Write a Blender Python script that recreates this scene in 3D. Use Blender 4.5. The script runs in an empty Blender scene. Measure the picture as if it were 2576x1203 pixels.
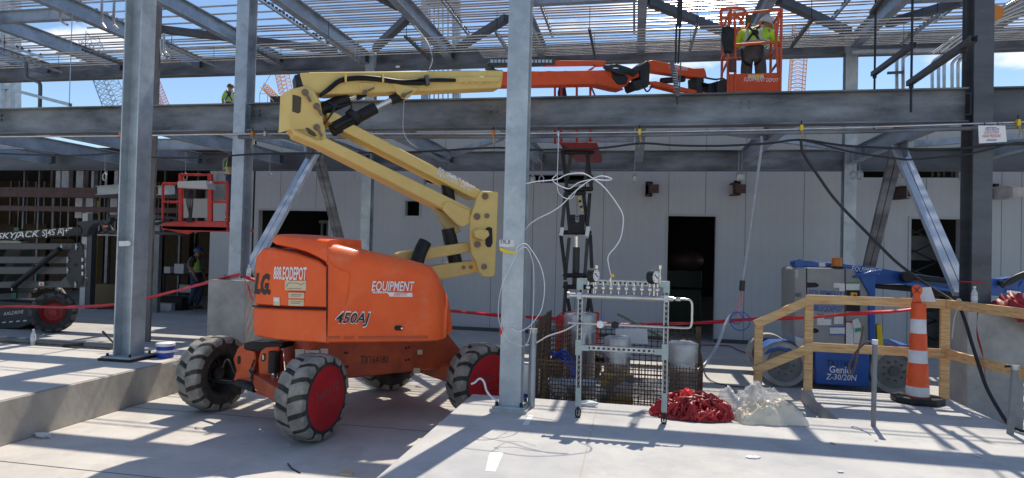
import bpy, bmesh, math, random
from mathutils import Vector, Matrix
random.seed(7)
R=math.radians
scene=bpy.context.scene
COL=scene.collection
# ---------------------------------------------------------------- camera, world, sun, exposure
FPX=1600.0; YAW,PIT,ROL=R(10.934),R(1.0),R(1.427); CZ=1.9
_f=Vector((-math.sin(YAW)*math.cos(PIT),math.cos(YAW)*math.cos(PIT),math.sin(PIT)))
_r=Vector((math.cos(YAW),math.sin(YAW),0)); _u=_r.cross(_f)
_R=_r*math.cos(ROL)+_u*math.sin(ROL); _U=-_r*math.sin(ROL)+_u*math.cos(ROL)
cam=bpy.data.cameras.new('camera'); co=bpy.data.objects.new('camera',cam); COL.objects.link(co)
cam.sensor_fit='HORIZONTAL'; cam.sensor_width=36; cam.lens=36*FPX/2576
cam.clip_start=.05; cam.clip_end=5000
m=Matrix((_R,_U,-_f)).transposed().to_4x4(); m.translation=Vector((0,0,CZ)); co.matrix_world=m
scene.camera=co
scene.render.resolution_x=1024; scene.render.resolution_y=478
SUN_EL,SUN_AZ=60.0,10.5            # azimuth measured from +Y toward +X
w=bpy.data.worlds.new('World'); scene.world=w; w.use_nodes=True
nt=w.node_tree; N=nt.nodes; L=nt.links
bg=N['Background']
sky=N.new('ShaderNodeTexSky'); sky.sky_type='NISHITA'; sky.sun_disc=False
sky.sun_elevation=R(SUN_EL); sky.sun_rotation=R(SUN_AZ); sky.air_density=1.0; sky.dust_density=.35; sky.ozone_density=2.2
hs=N.new('ShaderNodeHueSaturation'); hs.inputs['Saturation'].default_value=1.08; hs.inputs['Value'].default_value=1.0
L.new(sky.outputs[0],hs.inputs['Color'])
tc=N.new('ShaderNodeTexCoord'); mp=N.new('ShaderNodeMapping'); mp.inputs['Scale'].default_value=(1,1,2.6); mp.inputs['Location'].default_value=(.32,.1,.4)
L.new(tc.outputs['Generated'],mp.inputs[0])
nz=N.new('ShaderNodeTexNoise'); nz.inputs['Scale'].default_value=3.6; nz.inputs['Detail'].default_value=9; nz.inputs['Roughness'].default_value=.55
L.new(mp.outputs[0],nz.inputs['Vector'])
cr=N.new('ShaderNodeValToRGB'); cr.color_ramp.elements[0].position=.565; cr.color_ramp.elements[1].position=.66
L.new(nz.outputs[0],cr.inputs[0])
mx=N.new('ShaderNodeMixRGB'); L.new(cr.outputs[0],mx.inputs[0]); L.new(hs.outputs[0],mx.inputs[1]); mx.inputs[2].default_value=(7.2,7.4,7.7,1)
L.new(mx.outputs[0],bg.inputs[0]); bg.inputs[1].default_value=.135
sl=bpy.data.lights.new('sun','SUN'); sl.energy=4.3; sl.angle=R(.53); sl.color=(1,.92,.80)
so=bpy.data.objects.new('sun',sl); COL.objects.link(so)
SD=Vector((math.sin(R(SUN_AZ))*math.cos(R(SUN_EL)),math.cos(R(SUN_AZ))*math.cos(R(SUN_EL)),math.sin(R(SUN_EL))))
so.rotation_euler=SD.to_track_quat('Z','Y').to_euler(); so.location=SD*40
vs=scene.view_settings; vs.view_transform='Standard'; vs.look='None'; vs.exposure=.20; vs.gamma=1
scene.render.engine='CYCLES'; scene.cycles.max_bounces=6; scene.cycles.transparent_max_bounces=12
# ---------------------------------------------------------------- survey: a sighted direction meets a known plane
def ray(x,y): return _f+_R*((x-1288)/FPX)-_U*((y-601.5)/FPX)
def P(x,y,X=None,Y=None,Z=None,pl=None):
    d=ray(x,y); o=Vector((0,0,CZ))
    if pl is not None: t=(pl[0]-o).dot(pl[1])/d.dot(pl[1])
    elif Y is not None: t=Y/d.y
    elif Z is not None: t=(Z-CZ)/d.z
    else: t=X/d.x
    return o+d*t
def PS(pts,**k): return [P(x,y,**k) for x,y in pts]
# ---------------------------------------------------------------- materials
MATS={}
def mat(n,c1,c2=None,scale=6,rough=.5,metal=0,bump=0,bscale=60,stretch=None,lo=.35,hi=.65,detail=5,spec=.5,alpha=1,rv=.0,trans=0,coat=0,dirt=None,dirt2=None,coord='Object'):
    if n in MATS: return MATS[n]
    m=bpy.data.materials.new(n); m.use_nodes=True; nt=m.node_tree; b=nt.nodes['Principled BSDF']; N=nt.nodes; L=nt.links
    b.inputs['Base Color'].default_value=(*c1,1); b.inputs['Roughness'].default_value=rough; b.inputs['Metallic'].default_value=metal
    b.inputs['Specular IOR Level'].default_value=spec; b.inputs['Alpha'].default_value=alpha
    if trans: b.inputs['Transmission Weight'].default_value=trans
    if coat: b.inputs['Coat Weight'].default_value=coat; b.inputs['Coat Roughness'].default_value=.12
    tc=N.new('ShaderNodeTexCoord'); mp=N.new('ShaderNodeMapping'); L.new(tc.outputs[coord],mp.inputs[0])
    if stretch: mp.inputs['Scale'].default_value=stretch
    col=None
    if c2:
        nz=N.new('ShaderNodeTexNoise'); nz.inputs['Scale'].default_value=scale; nz.inputs['Detail'].default_value=detail; nz.inputs['Roughness'].default_value=.62
        L.new(mp.outputs[0],nz.inputs['Vector'])
        cr=N.new('ShaderNodeValToRGB'); cr.color_ramp.elements[0].position=lo; cr.color_ramp.elements[1].position=hi
        cr.color_ramp.elements[0].color=(*c1,1); cr.color_ramp.elements[1].color=(*c2,1)
        L.new(nz.outputs[0],cr.inputs[0]); col=cr.outputs[0]
        if rv:
            mr=N.new('ShaderNodeMapRange'); mr.inputs['To Min'].default_value=rough-rv; mr.inputs['To Max'].default_value=rough+rv
            L.new(nz.outputs[0],mr.inputs[0]); L.new(mr.outputs[0],b.inputs['Roughness'])
    for dirt in [d for d in (dirt,dirt2) if d]:
        n2=N.new('ShaderNodeTexNoise'); n2.inputs['Scale'].default_value=dirt[1]; n2.inputs['Detail'].default_value=8; n2.inputs['Roughness'].default_value=.7
        n2.noise_dimensions='4D'; n2.inputs['W'].default_value=dirt[1]*.37
        L.new(tc.outputs[coord],n2.inputs['Vector'])
        c3=N.new('ShaderNodeValToRGB'); c3.color_ramp.elements[0].position=dirt[2]; c3.color_ramp.elements[1].position=dirt[3]
        L.new(n2.outputs[0],c3.inputs[0])
        mm=N.new('ShaderNodeMixRGB'); L.new(c3.outputs[0],mm.inputs[0]); mm.inputs[2].default_value=(*dirt[0],1)
        if col: L.new(col,mm.inputs[1])
        else: mm.inputs[1].default_value=(*c1,1)
        col=mm.outputs[0]
    if col: L.new(col,b.inputs['Base Color'])
    if bump:
        nb=N.new('ShaderNodeTexNoise'); nb.inputs['Scale'].default_value=bscale; nb.inputs['Detail'].default_value=4
        L.new(mp.outputs[0],nb.inputs['Vector'])
        bp=N.new('ShaderNodeBump'); bp.inputs['Strength'].default_value=bump; bp.inputs['Distance'].default_value=.01
        L.new(nb.outputs[0],bp.inputs['Height']); L.new(bp.outputs[0],b.inputs['Normal'])
    MATS[n]=m; return m
def lines_mat(m,axis,period,width,dark,depth=0,phase=0,coord='Object'):
    """adds straight joint lines to a material along one axis"""
    nt=m.node_tree; N=nt.nodes; L=nt.links; b=N['Principled BSDF']
    tc=N.new('ShaderNodeTexCoord'); sx=N.new('ShaderNodeSeparateXYZ'); L.new(tc.outputs[coord],sx.inputs[0])
    a=N.new('ShaderNodeMath'); a.operation='ADD'; a.inputs[1].default_value=phase; L.new(sx.outputs[axis],a.inputs[0])
    p=N.new('ShaderNodeMath'); p.operation='PINGPONG'; p.inputs[1].default_value=period/2; L.new(a.outputs[0],p.inputs[0])
    c=N.new('ShaderNodeMath'); c.operation='LESS_THAN'; c.inputs[1].default_value=width; L.new(p.outputs[0],c.inputs[0])
    mm=N.new('ShaderNodeMixRGB'); mm.inputs[2].default_value=(*dark,1); L.new(c.outputs[0],mm.inputs[0])
    if b.inputs['Base Color'].links: L.new(b.inputs['Base Color'].links[0].from_socket,mm.inputs[1])
    else: mm.inputs[1].default_value=b.inputs['Base Color'].default_value
    L.new(mm.outputs[0],b.inputs['Base Color'])
M_floor=mat('concrete floor',(.50,.465,.415),(.61,.57,.51),scale=1.3,rough=.75,bump=.12,bscale=25,detail=9,dirt=((.37,.34,.30),2.2,.50,.82),dirt2=((.22,.20,.18),40,.68,.74))
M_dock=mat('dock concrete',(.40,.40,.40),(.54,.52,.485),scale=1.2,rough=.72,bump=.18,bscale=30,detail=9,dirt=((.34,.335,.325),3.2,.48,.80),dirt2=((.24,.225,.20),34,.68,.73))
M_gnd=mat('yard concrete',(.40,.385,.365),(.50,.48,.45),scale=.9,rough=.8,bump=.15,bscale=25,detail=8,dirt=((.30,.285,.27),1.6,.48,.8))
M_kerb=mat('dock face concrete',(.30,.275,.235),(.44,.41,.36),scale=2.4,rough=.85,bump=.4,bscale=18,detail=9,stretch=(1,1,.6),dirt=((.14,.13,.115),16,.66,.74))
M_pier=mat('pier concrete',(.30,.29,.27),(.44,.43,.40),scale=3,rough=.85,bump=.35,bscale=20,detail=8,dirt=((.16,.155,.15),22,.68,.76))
M_galv=mat('galvanised steel',(.30,.345,.40),(.46,.51,.57),scale=2.2,rough=.42,metal=.5,bump=.05,bscale=90,detail=7,rv=.12,dirt=((.19,.205,.225),7,.5,.8),dirt2=((.60,.63,.66),48,.62,.72))  # bluish base colour stands in for reflected sky
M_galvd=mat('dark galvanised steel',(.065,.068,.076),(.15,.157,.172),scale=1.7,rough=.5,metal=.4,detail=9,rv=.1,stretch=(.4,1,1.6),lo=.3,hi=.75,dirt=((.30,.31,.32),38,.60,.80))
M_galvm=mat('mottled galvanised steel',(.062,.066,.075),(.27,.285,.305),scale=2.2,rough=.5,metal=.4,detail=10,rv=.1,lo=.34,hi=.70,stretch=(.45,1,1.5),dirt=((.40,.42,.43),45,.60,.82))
M_brace_lit=mat('lit brace steel',(.55,.60,.66),(.70,.75,.80),scale=2.5,rough=.3,metal=.55,detail=5,dirt=((.30,.33,.37),6,.58,.8))  # light and reflection on the front braces put into a brighter colour
M_galvs=mat('speckled galvanised steel',(.33,.375,.41),(.50,.545,.575),scale=3,rough=.42,metal=.4,detail=9,dirt=((.15,.16,.17),60,.58,.70),dirt2=((.25,.28,.31),5,.50,.80))
M_strut=mat('zinc strut steel',(.34,.36,.38),(.50,.52,.54),scale=20,rough=.35,metal=.7)
M_pipe=mat('tube steel',(.42,.38,.36),(.60,.55,.52),scale=4,rough=.3,metal=.7,stretch=(.2,1,1))
M_pipeb=mat('bright tube steel',(.46,.44,.42),(.62,.60,.57),scale=4,rough=.25,metal=.8)
M_wall=mat('insulated wall panel',(.425,.445,.468),(.475,.495,.517),scale=.8,rough=.55,detail=8,dirt=((.44,.45,.47),1.7,.55,.9))
lines_mat(M_wall,0,.1667,.0035,(.385,.405,.428))
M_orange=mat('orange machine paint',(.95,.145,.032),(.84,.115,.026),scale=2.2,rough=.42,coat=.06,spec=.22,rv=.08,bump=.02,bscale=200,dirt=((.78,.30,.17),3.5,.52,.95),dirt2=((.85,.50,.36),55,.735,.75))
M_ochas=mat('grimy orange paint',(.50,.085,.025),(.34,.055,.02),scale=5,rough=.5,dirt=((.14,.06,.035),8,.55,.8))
M_cream=mat('cream machine paint',(.76,.545,.185),(.68,.485,.16),scale=4,rough=.48,spec=.35,dirt=((.30,.21,.09),9,.62,.84))
M_boomr=mat('red orange boom paint',(.70,.085,.016),(.60,.07,.014),scale=5,rough=.42,spec=.3,dirt=((.22,.045,.02),8,.58,.8))
M_red=mat('red platform paint',(.55,.03,.02),(.45,.024,.016),scale=6,rough=.45)
M_black=mat('black plastic',(.010,.010,.011),(.022,.022,.024),scale=9,rough=.5,spec=.3)
M_blacks=mat('black painted steel',(.013,.013,.015),(.028,.028,.031),scale=9,rough=.45,spec=.3)
M_rub=mat('tyre rubber',(.018,.017,.017),(.075,.07,.062),scale=7,rough=.8,bump=.4,bscale=40,lo=.42,hi=.75)
M_lug=mat('dusty tyre tread',(.16,.148,.125),(.38,.35,.30),scale=6,rough=.9,bump=.5,bscale=35,lo=.35,hi=.7)
M_disc=mat('red vinyl wheel cover',(.50,.014,.020),(.36,.011,.016),scale=3,rough=.6,spec=.3,dirt=((.16,.02,.022),6,.55,.8))
M_chrome=mat('chrome rod',(.75,.75,.76),rough=.12,metal=1)
M_white=mat('white paint',(.78,.78,.76),rough=.5)
M_dec=mat('white lettering vinyl',(.80,.79,.77),rough=.55)
M_decb=mat('black lettering vinyl',(.015,.015,.016),rough=.5)
M_decblu=mat('blue lettering vinyl',(.05,.12,.42),rough=.5)
M_label=mat('pale safety sticker',(.62,.52,.32),(.70,.60,.40),scale=30,rough=.5)
M_labelw=mat('white safety sticker',(.74,.73,.70),(.60,.59,.57),scale=60,rough=.5,lo=.5,hi=.62)
M_blue=mat('blue machine paint',(.012,.10,.39),(.010,.08,.32),scale=4,rough=.4,coat=.2,dirt=((.03,.07,.18),9,.6,.8))
M_grey=mat('grey machine cover',(.27,.27,.262),(.32,.32,.31),scale=4,rough=.45,bump=.05,bscale=40,dirt=((.32,.31,.30),11,.66,.72))
M_dgrey=mat('charcoal machine paint',(.035,.037,.039),(.05,.052,.054),scale=5,rough=.5,spec=.3)
M_hub=mat('grey wheel rim',(.16,.16,.155),(.22,.22,.21),scale=6,rough=.6)
M_wood=mat('pine lumber',(.46,.25,.095),(.74,.47,.215),scale=4,rough=.65,stretch=(1.2,3,16),detail=4,lo=.3,hi=.6,dirt=((.20,.085,.03),9,.70,.75))
M_coneo=mat('orange cone plastic',(.85,.10,.012),(.74,.085,.012),scale=8,rough=.45)
M_coner=mat('reflective white band',(.74,.72,.74),(.64,.62,.63),scale=18,rough=.35)
M_prim=mat('maroon primer steel',(.06,.036,.035),(.10,.055,.052),scale=4,rough=.7)
M_wrap=mat('pale plastic wrap',(.42,.40,.41),(.62,.60,.60),scale=4,rough=.35)
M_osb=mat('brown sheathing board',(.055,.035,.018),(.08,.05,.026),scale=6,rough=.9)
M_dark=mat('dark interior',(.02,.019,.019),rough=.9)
M_stud=mat('metal stud',(.17,.175,.185),(.26,.265,.275),scale=4,rough=.5,metal=.3)
M_rust=mat('rusty wire mesh steel',(.055,.036,.024),(.13,.08,.045),scale=25,rough=.85)
M_foil=mat('foil pipe insulation',(.30,.30,.32),(.52,.52,.54),scale=5,rough=.28,metal=.85,bump=.5,bscale=8,stretch=(1,1,.3))
M_film=mat('clear plastic film',(.80,.79,.76),rough=.18,alpha=.34,bump=.6,bscale=14,spec=.8)
M_filmw=mat('cream plastic film',(.78,.67,.50),(.86,.77,.62),scale=6,rough=.3,bump=.8,bscale=12,alpha=.74)
M_tape=mat('red barricade tape',(.62,.01,.025),(.48,.008,.02),scale=10,rough=.4)
M_rag=mat('crumpled red tape',(.20,.004,.008),(.42,.010,.014),scale=7,rough=.42,bump=.6,bscale=20)
M_vest=mat('lime safety vest',(.50,.85,.04),(.42,.75,.03),scale=9,rough=.7,bump=.3,bscale=30)
M_refl=mat('grey reflective tape',(.50,.52,.52),rough=.4)
M_jean=mat('blue denim',(.035,.055,.11),(.055,.08,.15),scale=12,rough=.9)
M_trou=mat('grey work trousers',(.075,.07,.075),(.105,.10,.10),scale=12,rough=.9,bump=.3,bscale=20)
M_shirt=mat('dark shirt',(.03,.028,.027),(.05,.045,.045),scale=9,rough=.9)
M_skin=mat('skin',(.34,.17,.10),(.40,.21,.13),scale=14,rough=.55)
M_hatw=mat('white hard hat',(.62,.62,.64),rough=.35)
M_hatb=mat('blue hard hat',(.03,.09,.24),rough=.35)
M_boot=mat('brown work boots',(.07,.04,.02),rough=.8)
M_cable=mat('black cable rubber',(.012,.012,.013),rough=.45)
M_hose=mat('white poly hose',(.66,.68,.72),(.74,.75,.78),scale=9,rough=.35)
M_hoseg=mat('pale clear hose',(.33,.34,.34),(.42,.43,.43),scale=9,rough=.3,alpha=.85)
M_valve=mat('nickel valve',(.68,.62,.55),(.78,.74,.70),scale=20,rough=.25,metal=.8)
M_yel=mat('yellow tape',(.80,.55,.01),rough=.5)
M_zinc=mat('pale zinc bracket',(.30,.38,.37),(.38,.45,.44),scale=15,rough=.4,metal=.3)
M_amber=mat('amber lens',(.55,.16,.01),rough=.3)
M_craneo=mat('orange crane paint',(.72,.34,.14),rough=.6)
M_craneb=mat('blue grey crane paint',(.18,.26,.38),rough=.6)
M_craner=mat('red crane paint',(.50,.26,.28),rough=.6)
M_bluep=mat('blue plastic',(.02,.06,.40),rough=.4)
M_paper=mat('sheet paper',(.72,.70,.70),(.62,.61,.61),scale=25,rough=.6)
M_cloud=None
# ---------------------------------------------------------------- builders
OFF={}
class MB:
    def __init__(s): s.v=[]; s.f=[]
    def add(s,vs,fs):
        n=len(s.v); s.v+= [Vector(v) for v in vs]; s.f+=[tuple(i+n for i in f) for f in fs]; return s
    def box(s,c,d,rz=0):
        c=Vector(c); hx,hy,hz=d[0]/2,d[1]/2,d[2]/2; q=Matrix.Rotation(rz,3,'Z')
        return s.add([c+q@Vector((a*hx,b*hy,e*hz)) for a in(-1,1) for b in(-1,1) for e in(-1,1)],
          [(0,1,3,2),(4,6,7,5),(0,4,5,1),(2,3,7,6),(0,2,6,4),(1,5,7,3)])
    def bb(s,a,b):
        return s.box([(a[i]+b[i])/2 for i in range(3)],[abs(b[i]-a[i]) for i in range(3)])
    def frame(s,a,b,up=(0,0,1)):
        t=(Vector(b)-Vector(a)).normalized(); up=Vector(up)
        if abs(t.dot(up.normalized()))>.98: up=Vector((0,1,0))
        x=t.cross(up).normalized(); y=x.cross(t).normalized(); return x,y,t
    def prof(s,a,b,prof,up=(0,0,1)):
        a=Vector(a);b=Vector(b);x,y,t=s.frame(a,b,up); n=len(prof)
        vs=[a+x*p[0]+y*p[1] for p in prof]+[b+x*p[0]+y*p[1] for p in prof]
        return s.add(vs,[(i,(i+1)%n,n+(i+1)%n,n+i) for i in range(n)]+[tuple(range(n))[::-1],tuple(range(n,2*n))])
    def bar(s,a,b,wd,h,up=(0,0,1)):
        return s.prof(a,b,[(-wd/2,-h/2),(wd/2,-h/2),(wd/2,h/2),(-wd/2,h/2)],up)
    def ibeam(s,a,b,h,bf,tw=.009,tf=.014,up=(0,0,1)):
        W,H=bf/2,h/2
        return s.prof(a,b,[(-W,-H),(W,-H),(W,-H+tf),(tw/2,-H+tf),(tw/2,H-tf),(W,H-tf),(W,H),(-W,H),(-W,H-tf),(-tw/2,H-tf),(-tw/2,-H+tf),(-W,-H+tf)],up)
    def chan(s,a,b,wd,h,t=.003,up=(0,0,1)):
        W,H=wd/2,h/2
        return s.prof(a,b,[(-W,-H),(W,-H),(W,H),(W-t*3,H),(W-t*3,H-t),(W-t,H-t),(W-t,-H+t),(-W+t,-H+t),(-W+t,H-t),(-W+t*3,H-t),(-W+t*3,H),(-W,H)],up)
    def tube(s,pts,r,n=8,cap=True):
        pts=[Vector(p) for p in pts]; k=len(pts)
        if not isinstance(r,(list,tuple)): r=[r]*k
        t0=(pts[1]-pts[0]).normalized(); x,y,_=s.frame(pts[0],pts[1]); vs=[]
        for i,p in enumerate(pts):
            t=(pts[min(i+1,k-1)]-pts[max(i-1,0)]).normalized()
            x=(x-t*x.dot(t)).normalized(); y=t.cross(x)
            vs+=[p+(x*math.cos(2*math.pi*j/n)+y*math.sin(2*math.pi*j/n))*r[i] for j in range(n)]
        fs=[(i*n+j,i*n+(j+1)%n,(i+1)*n+(j+1)%n,(i+1)*n+j) for i in range(k-1) for j in range(n)]
        if cap: fs+=[tuple(range(n))[::-1],tuple(range((k-1)*n,k*n))]
        return s.add(vs,fs)
    def cyl(s,a,b,r,n=14,r2=None): return s.tube([a,b],[r,r if r2 is None else r2],n)
    def prism(s,pts,d):
        pts=[Vector(p) for p in pts]; d=Vector(d); n=len(pts)
        return s.add(pts+[p+d for p in pts],[tuple(range(n)),tuple(range(n,2*n))[::-1]]+[(i,n+i,n+(i+1)%n,(i+1)%n) for i in range(n)])
    def lathe(s,prof,o=(0,0,0),ax='Z',n=24,cap=True):
        o=Vector(o); vs=[]
        for r_,h in prof:
            for j in range(n):
                a=2*math.pi*j/n; c,d=r_*math.cos(a),r_*math.sin(a)
                vs.append(o+(Vector((c,d,h)) if ax=='Z' else Vector((h,c,d)) if ax=='X' else Vector((c,h,d))))
        k=len(prof); fs=[(i*n+j,i*n+(j+1)%n,(i+1)*n+(j+1)%n,(i+1)*n+j) for i in range(k-1) for j in range(n)]
        if cap: fs+=[tuple(range(n))[::-1],tuple(range((k-1)*n,k*n))]
        return s.add(vs,fs)
    def ball(s,c,r,n=10,m=7,sq=(1,1,1)):
        c=Vector(c); pr=[]
        for i in range(m+1):
            a=-math.pi/2+math.pi*i/m; pr.append((max(math.cos(a),.001)*r,math.sin(a)*r))
        k=len(s.v); s.lathe(pr,(0,0,0),'Z',n)
        for i in range(k,len(s.v)):
            v=s.v[i]; s.v[i]=Vector((v.x*sq[0],v.y*sq[1],v.z*sq[2]))+c
        return s
    def grid(s,rows):
        nr=len(rows); nc=len(rows[0]); return s.add([p for r_ in rows for p in r_],[(i*nc+j,i*nc+j+1,(i+1)*nc+j+1,(i+1)*nc+j) for i in range(nr-1) for j in range(nc-1)])
    def build(s,name,material,parent=None,loc=None,smooth=None,bevel=0,local=False,rot=None,seg=2,sub=0,thick=0):
        me=bpy.data.meshes.new(name)
        if parent is not None and not local: off=OFF[parent]
        elif local: off=Vector((0,0,0))
        else: off=Vector(loc) if loc is not None else (sum(s.v,Vector())/len(s.v))
        me.from_pydata([tuple(v-off) for v in s.v],[],s.f)
        bm=bmesh.new(); bm.from_mesh(me); bmesh.ops.recalc_face_normals(bm,faces=bm.faces); bm.to_mesh(me); bm.free()
        me.materials.append(material)
        o=bpy.data.objects.new(name,me); COL.objects.link(o)
        if parent is not None: o.parent=parent
        if local:
            if loc is not None: o.location=loc
            if rot is not None: o.rotation_euler=rot
            OFF[o]=Vector((0,0,0))
        else:
            if parent is None: o.location=off
            OFF[o]=off
        if smooth is not None:
            for p in me.polygons: p.use_smooth=True
            me.set_sharp_from_angle(angle=R(smooth))
        if thick:
            q=o.modifiers.new('solid','SOLIDIFY'); q.thickness=thick; q.offset=0
        if sub:
            q=o.modifiers.new('sub','SUBSURF'); q.levels=sub; q.render_levels=sub
        if bevel:
            q=o.modifiers.new('bevel','BEVEL'); q.width=bevel; q.segments=seg; q.limit_method='ANGLE'; q.angle_limit=R(35)
            if smooth is None:
                for p in me.polygons: p.use_smooth=True
                me.set_sharp_from_angle(angle=R(50))
        return o
def tag(o,label=None,cat=None,group=None,kind=None):
    if label: o['label']=label
    if cat: o['category']=cat
    if group: o['group']=group
    if kind: o['kind']=kind
    return o
def thing(name,label,cat,loc=(0,0,0),group=None,rz=0):
    o=bpy.data.objects.new(name,None); COL.objects.link(o); o.empty_display_size=.2
    o.location=loc; OFF[o]=Vector(loc); o.rotation_euler=(0,0,rz)
    return tag(o,label,cat,group)
def one(mb,name,material,label,cat,group=None,**k): return tag(mb.build(name,material,**k),label,cat,group)
def struct(mb,name,material,**k): return tag(mb.build(name,material,**k),kind='structure')
def copy_tree(o,parent=None):
    c=o.copy(); COL.objects.link(c); c.parent=parent; OFF[c]=OFF.get(o,Vector())
    for ch in list(o.children): copy_tree(ch,c)
    return c
ORD=['first','second','third','fourth','fifth','sixth','seventh','eighth','ninth','tenth','eleventh','twelfth']
def spline(pts,n=6):
    pts=[Vector(p) for p in pts]; out=[]
    for i in range(len(pts)-1):
        p0=pts[max(i-1,0)];p1=pts[i];p2=pts[i+1];p3=pts[min(i+2,len(pts)-1)]
        for k in range(n):
            t=k/n; out.append(.5*((2*p1)+(p2-p0)*t+(2*p0-5*p1+4*p2-p3)*t*t+(3*p1-p0-3*p2+p3)*t**3))
    out.append(pts[-1]); return out
def text(s,a,b,name,material,parent,up=(0,0,1),hscale=None,shear=0,bold=0,lift=.004,depth=.0015,toward=None,halign=None,local=False):
    """lettering from point a to point b (baseline, world); hscale=cap height in metres"""
    a=Vector(a);b=Vector(b); cu=bpy.data.curves.new('lettering','FONT'); cu.body=s; cu.size=1; cu.shear=shear; cu.extrude=0; cu.offset=bold; cu.resolution_u=2
    t=bpy.data.objects.new('lettering',cu); COL.objects.link(t); bpy.context.view_layer.update()
    me=bpy.data.meshes.new_from_object(t.evaluated_get(bpy.context.evaluated_depsgraph_get())); bpy.data.objects.remove(t); bpy.data.curves.remove(cu)
    xs=[v.co.x for v in me.vertices]; x0,x1=min(xs),max(xs)
    if min(v.co.y for v in me.vertices)<-.5 or x0<-1: return text(s,a,b,name,material,parent,up,hscale,shear,0,lift,depth,toward,halign,local)   # a heavier weight can break a glyph outline
    ex=(b-a); wl=ex.length; ex.normalize(); up=Vector(up); nz_=ex.cross(up).normalized(); up=nz_.cross(ex).normalized()
    if toward is None: toward=Vector((0,0,CZ))-a
    if nz_.dot(toward)<0: nz_=-nz_
    sx=wl/(x1-x0); sy=(hscale/ .69) if hscale else sx
    off=OFF[parent] if not local else Vector()
    for v in me.vertices:
        v.co=a+ex*((v.co.x-x0)*sx)+up*(v.co.y*sy)+nz_*lift-off
    me.materials.clear(); me.materials.append(material)
    o=bpy.data.objects.new(name,me); COL.objects.link(o); o.parent=parent; OFF[o]=off
    return o
def each(fn,items,name,material,parent,**k):
    out=None
    for it in items:
        q=MB(); fn(q,*it); out=q.build(name,material,parent,**k)
    return out
def sticker(parent,c4,material,name='sticker',lift=.004,label=None):
    """thin sticker from four corner points"""
    c4=[Vector(c) for c in c4]; n=(c4[1]-c4[0]).cross(c4[2]-c4[0]).normalized()
    if n.dot(Vector((0,0,CZ))-c4[0])<0: n=-n
    o=MB().prism([c+n*.0015 for c in c4],n*lift).build(name,material,parent)
    if label: o['label']=label
    return o
# ================================================================= setting: ground, docks, walls
HD=.42
struct(MB().add([(-400,-60,0),(400,-60,0),(400,500,0),(-400,500,0)],[(0,1,2,3)]),'ground',M_gnd,loc=(0,0,0))
# driveway slab between the docks, paler and smoother than the yard
drv=struct(MB().add([(-5.6,-3,.004),(-1.6,-3,.004),(-1.6,8.45,.004),(-5.6,8.45,.004)],[(0,1,2,3)]),'driveway',M_floor,loc=(0,0,0))
jm=MB()
for (x0,y0),(x1,y1) in ((( 8,1167),(400,1197)),((856,1069),(1029,1081))):
    a=P(x0,y0,Z=.004);b=P(x1,y1,Z=.004); 
    ym=(a.y+b.y)/2; jm.bb((-5.59,ym-.004,.0045),(-1.61,ym+.004,.0075))
struct(jm,'driveway_joint',mat('joint',(.16,.155,.15)))
d=MB(); d.bb((-1.6,-3,0),(14,6.35,HD)); 
dk=struct(d,'loading_dock',M_dock,bevel=.012,loc=(0,0,0))
d=MB(); d.bb((1.88,6.3505,0),(3.36,7.72,HD)); struct(d,'ramp_landing',M_dock,bevel=.01)
d=MB(); d.bb((1.60,6.3505,0),(1.8795,7.72,.28)); struct(d,'step',M_dock,bevel=.008)
d=MB(); d.bb((1.32,6.3505,0),(1.5995,7.72,.14)); struct(d,'step',M_dock,bevel=.008)
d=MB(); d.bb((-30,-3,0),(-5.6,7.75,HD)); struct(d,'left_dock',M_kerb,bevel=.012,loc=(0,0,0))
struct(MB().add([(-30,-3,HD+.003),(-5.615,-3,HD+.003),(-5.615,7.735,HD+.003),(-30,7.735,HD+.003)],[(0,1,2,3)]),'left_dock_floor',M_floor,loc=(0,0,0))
j=MB(); a=P(962+1288,902,Z=.42)
x0,y0=P(1528,1013,Z=HD).xy; x1,y1=P(1494,1203,Z=HD).xy
j.bb((x0-.09-.003,2.0,HD+.001),(x0-.09+.003,6.345,HD+.0035)); struct(j,'dock_joint',mat('joint tan',(.42,.36,.27)))
# ---- panel wall at the back
YW=14.5
def wx(x,y=600): return P(x,y,Y=YW).x
def wz(x,y): return P(x,y,Y=YW).z
ZT=5.15
def wall(x0,x1,z0,z1,holes,t=.15,y=YW):
    """boxes round rectangular openings (x0,x1,z0,z1)"""
    m=MB(); xs=sorted({x0,x1,*[h[0] for h in holes],*[h[1] for h in holes]}); 
    for a,b in zip(xs,xs[1:]):
        hz=sorted([(h[2],h[3]) for h in holes if h[0]<=a+1e-6 and h[1]>=b-1e-6]); z=z0
        for p,q in hz:
            if p-z>.001: m.bb((a,y,z),(b,y+t,p))
            z=q
        if z1-z>.001: m.bb((a,y,z),(b,y+t,z1))
    return m
hd1=(wx(1678,700),wx(1798,700),0,wz(1735,544))
hr=(wx(2290,700),wx(2412,700),0,wz(2340,551))
hl=(wx(650,600),wx(826,600),0,wz(740,530))
hsq=(wx(1020,524),wx(1055,524),wz(1037,543),wz(1037,506))
hs1=(wx(1331,450),wx(1492,450),wz(1400,460),wz(1400,440))
hs0=(wx(1068,450),wx(1122,450),wz(1090,462),wz(1090,436))
hs2=(wx(2165,440),wx(2412,440),wz(2290,447),wz(2290,424))
hb=[]
for x,y0,y1 in ((1633,457,495),(1855,454,492),(2240,460,502),(2505,462,500)):
    hb.append((wx(x-9,y0),wx(x+9,y0),wz(x,y1),wz(x,y0)))
XL,XR=wx(638,600),22
WH=[hl,hsq,hs0,hs1,hd1,hr,hs2]+hb
wb=thing('warehouse','long grey panel wall building behind the steel frame, with dark doorways','building',(0,YW,0))
wo=wall(XL,XR,0,ZT,WH).build('wall',M_wall,wb)
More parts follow.
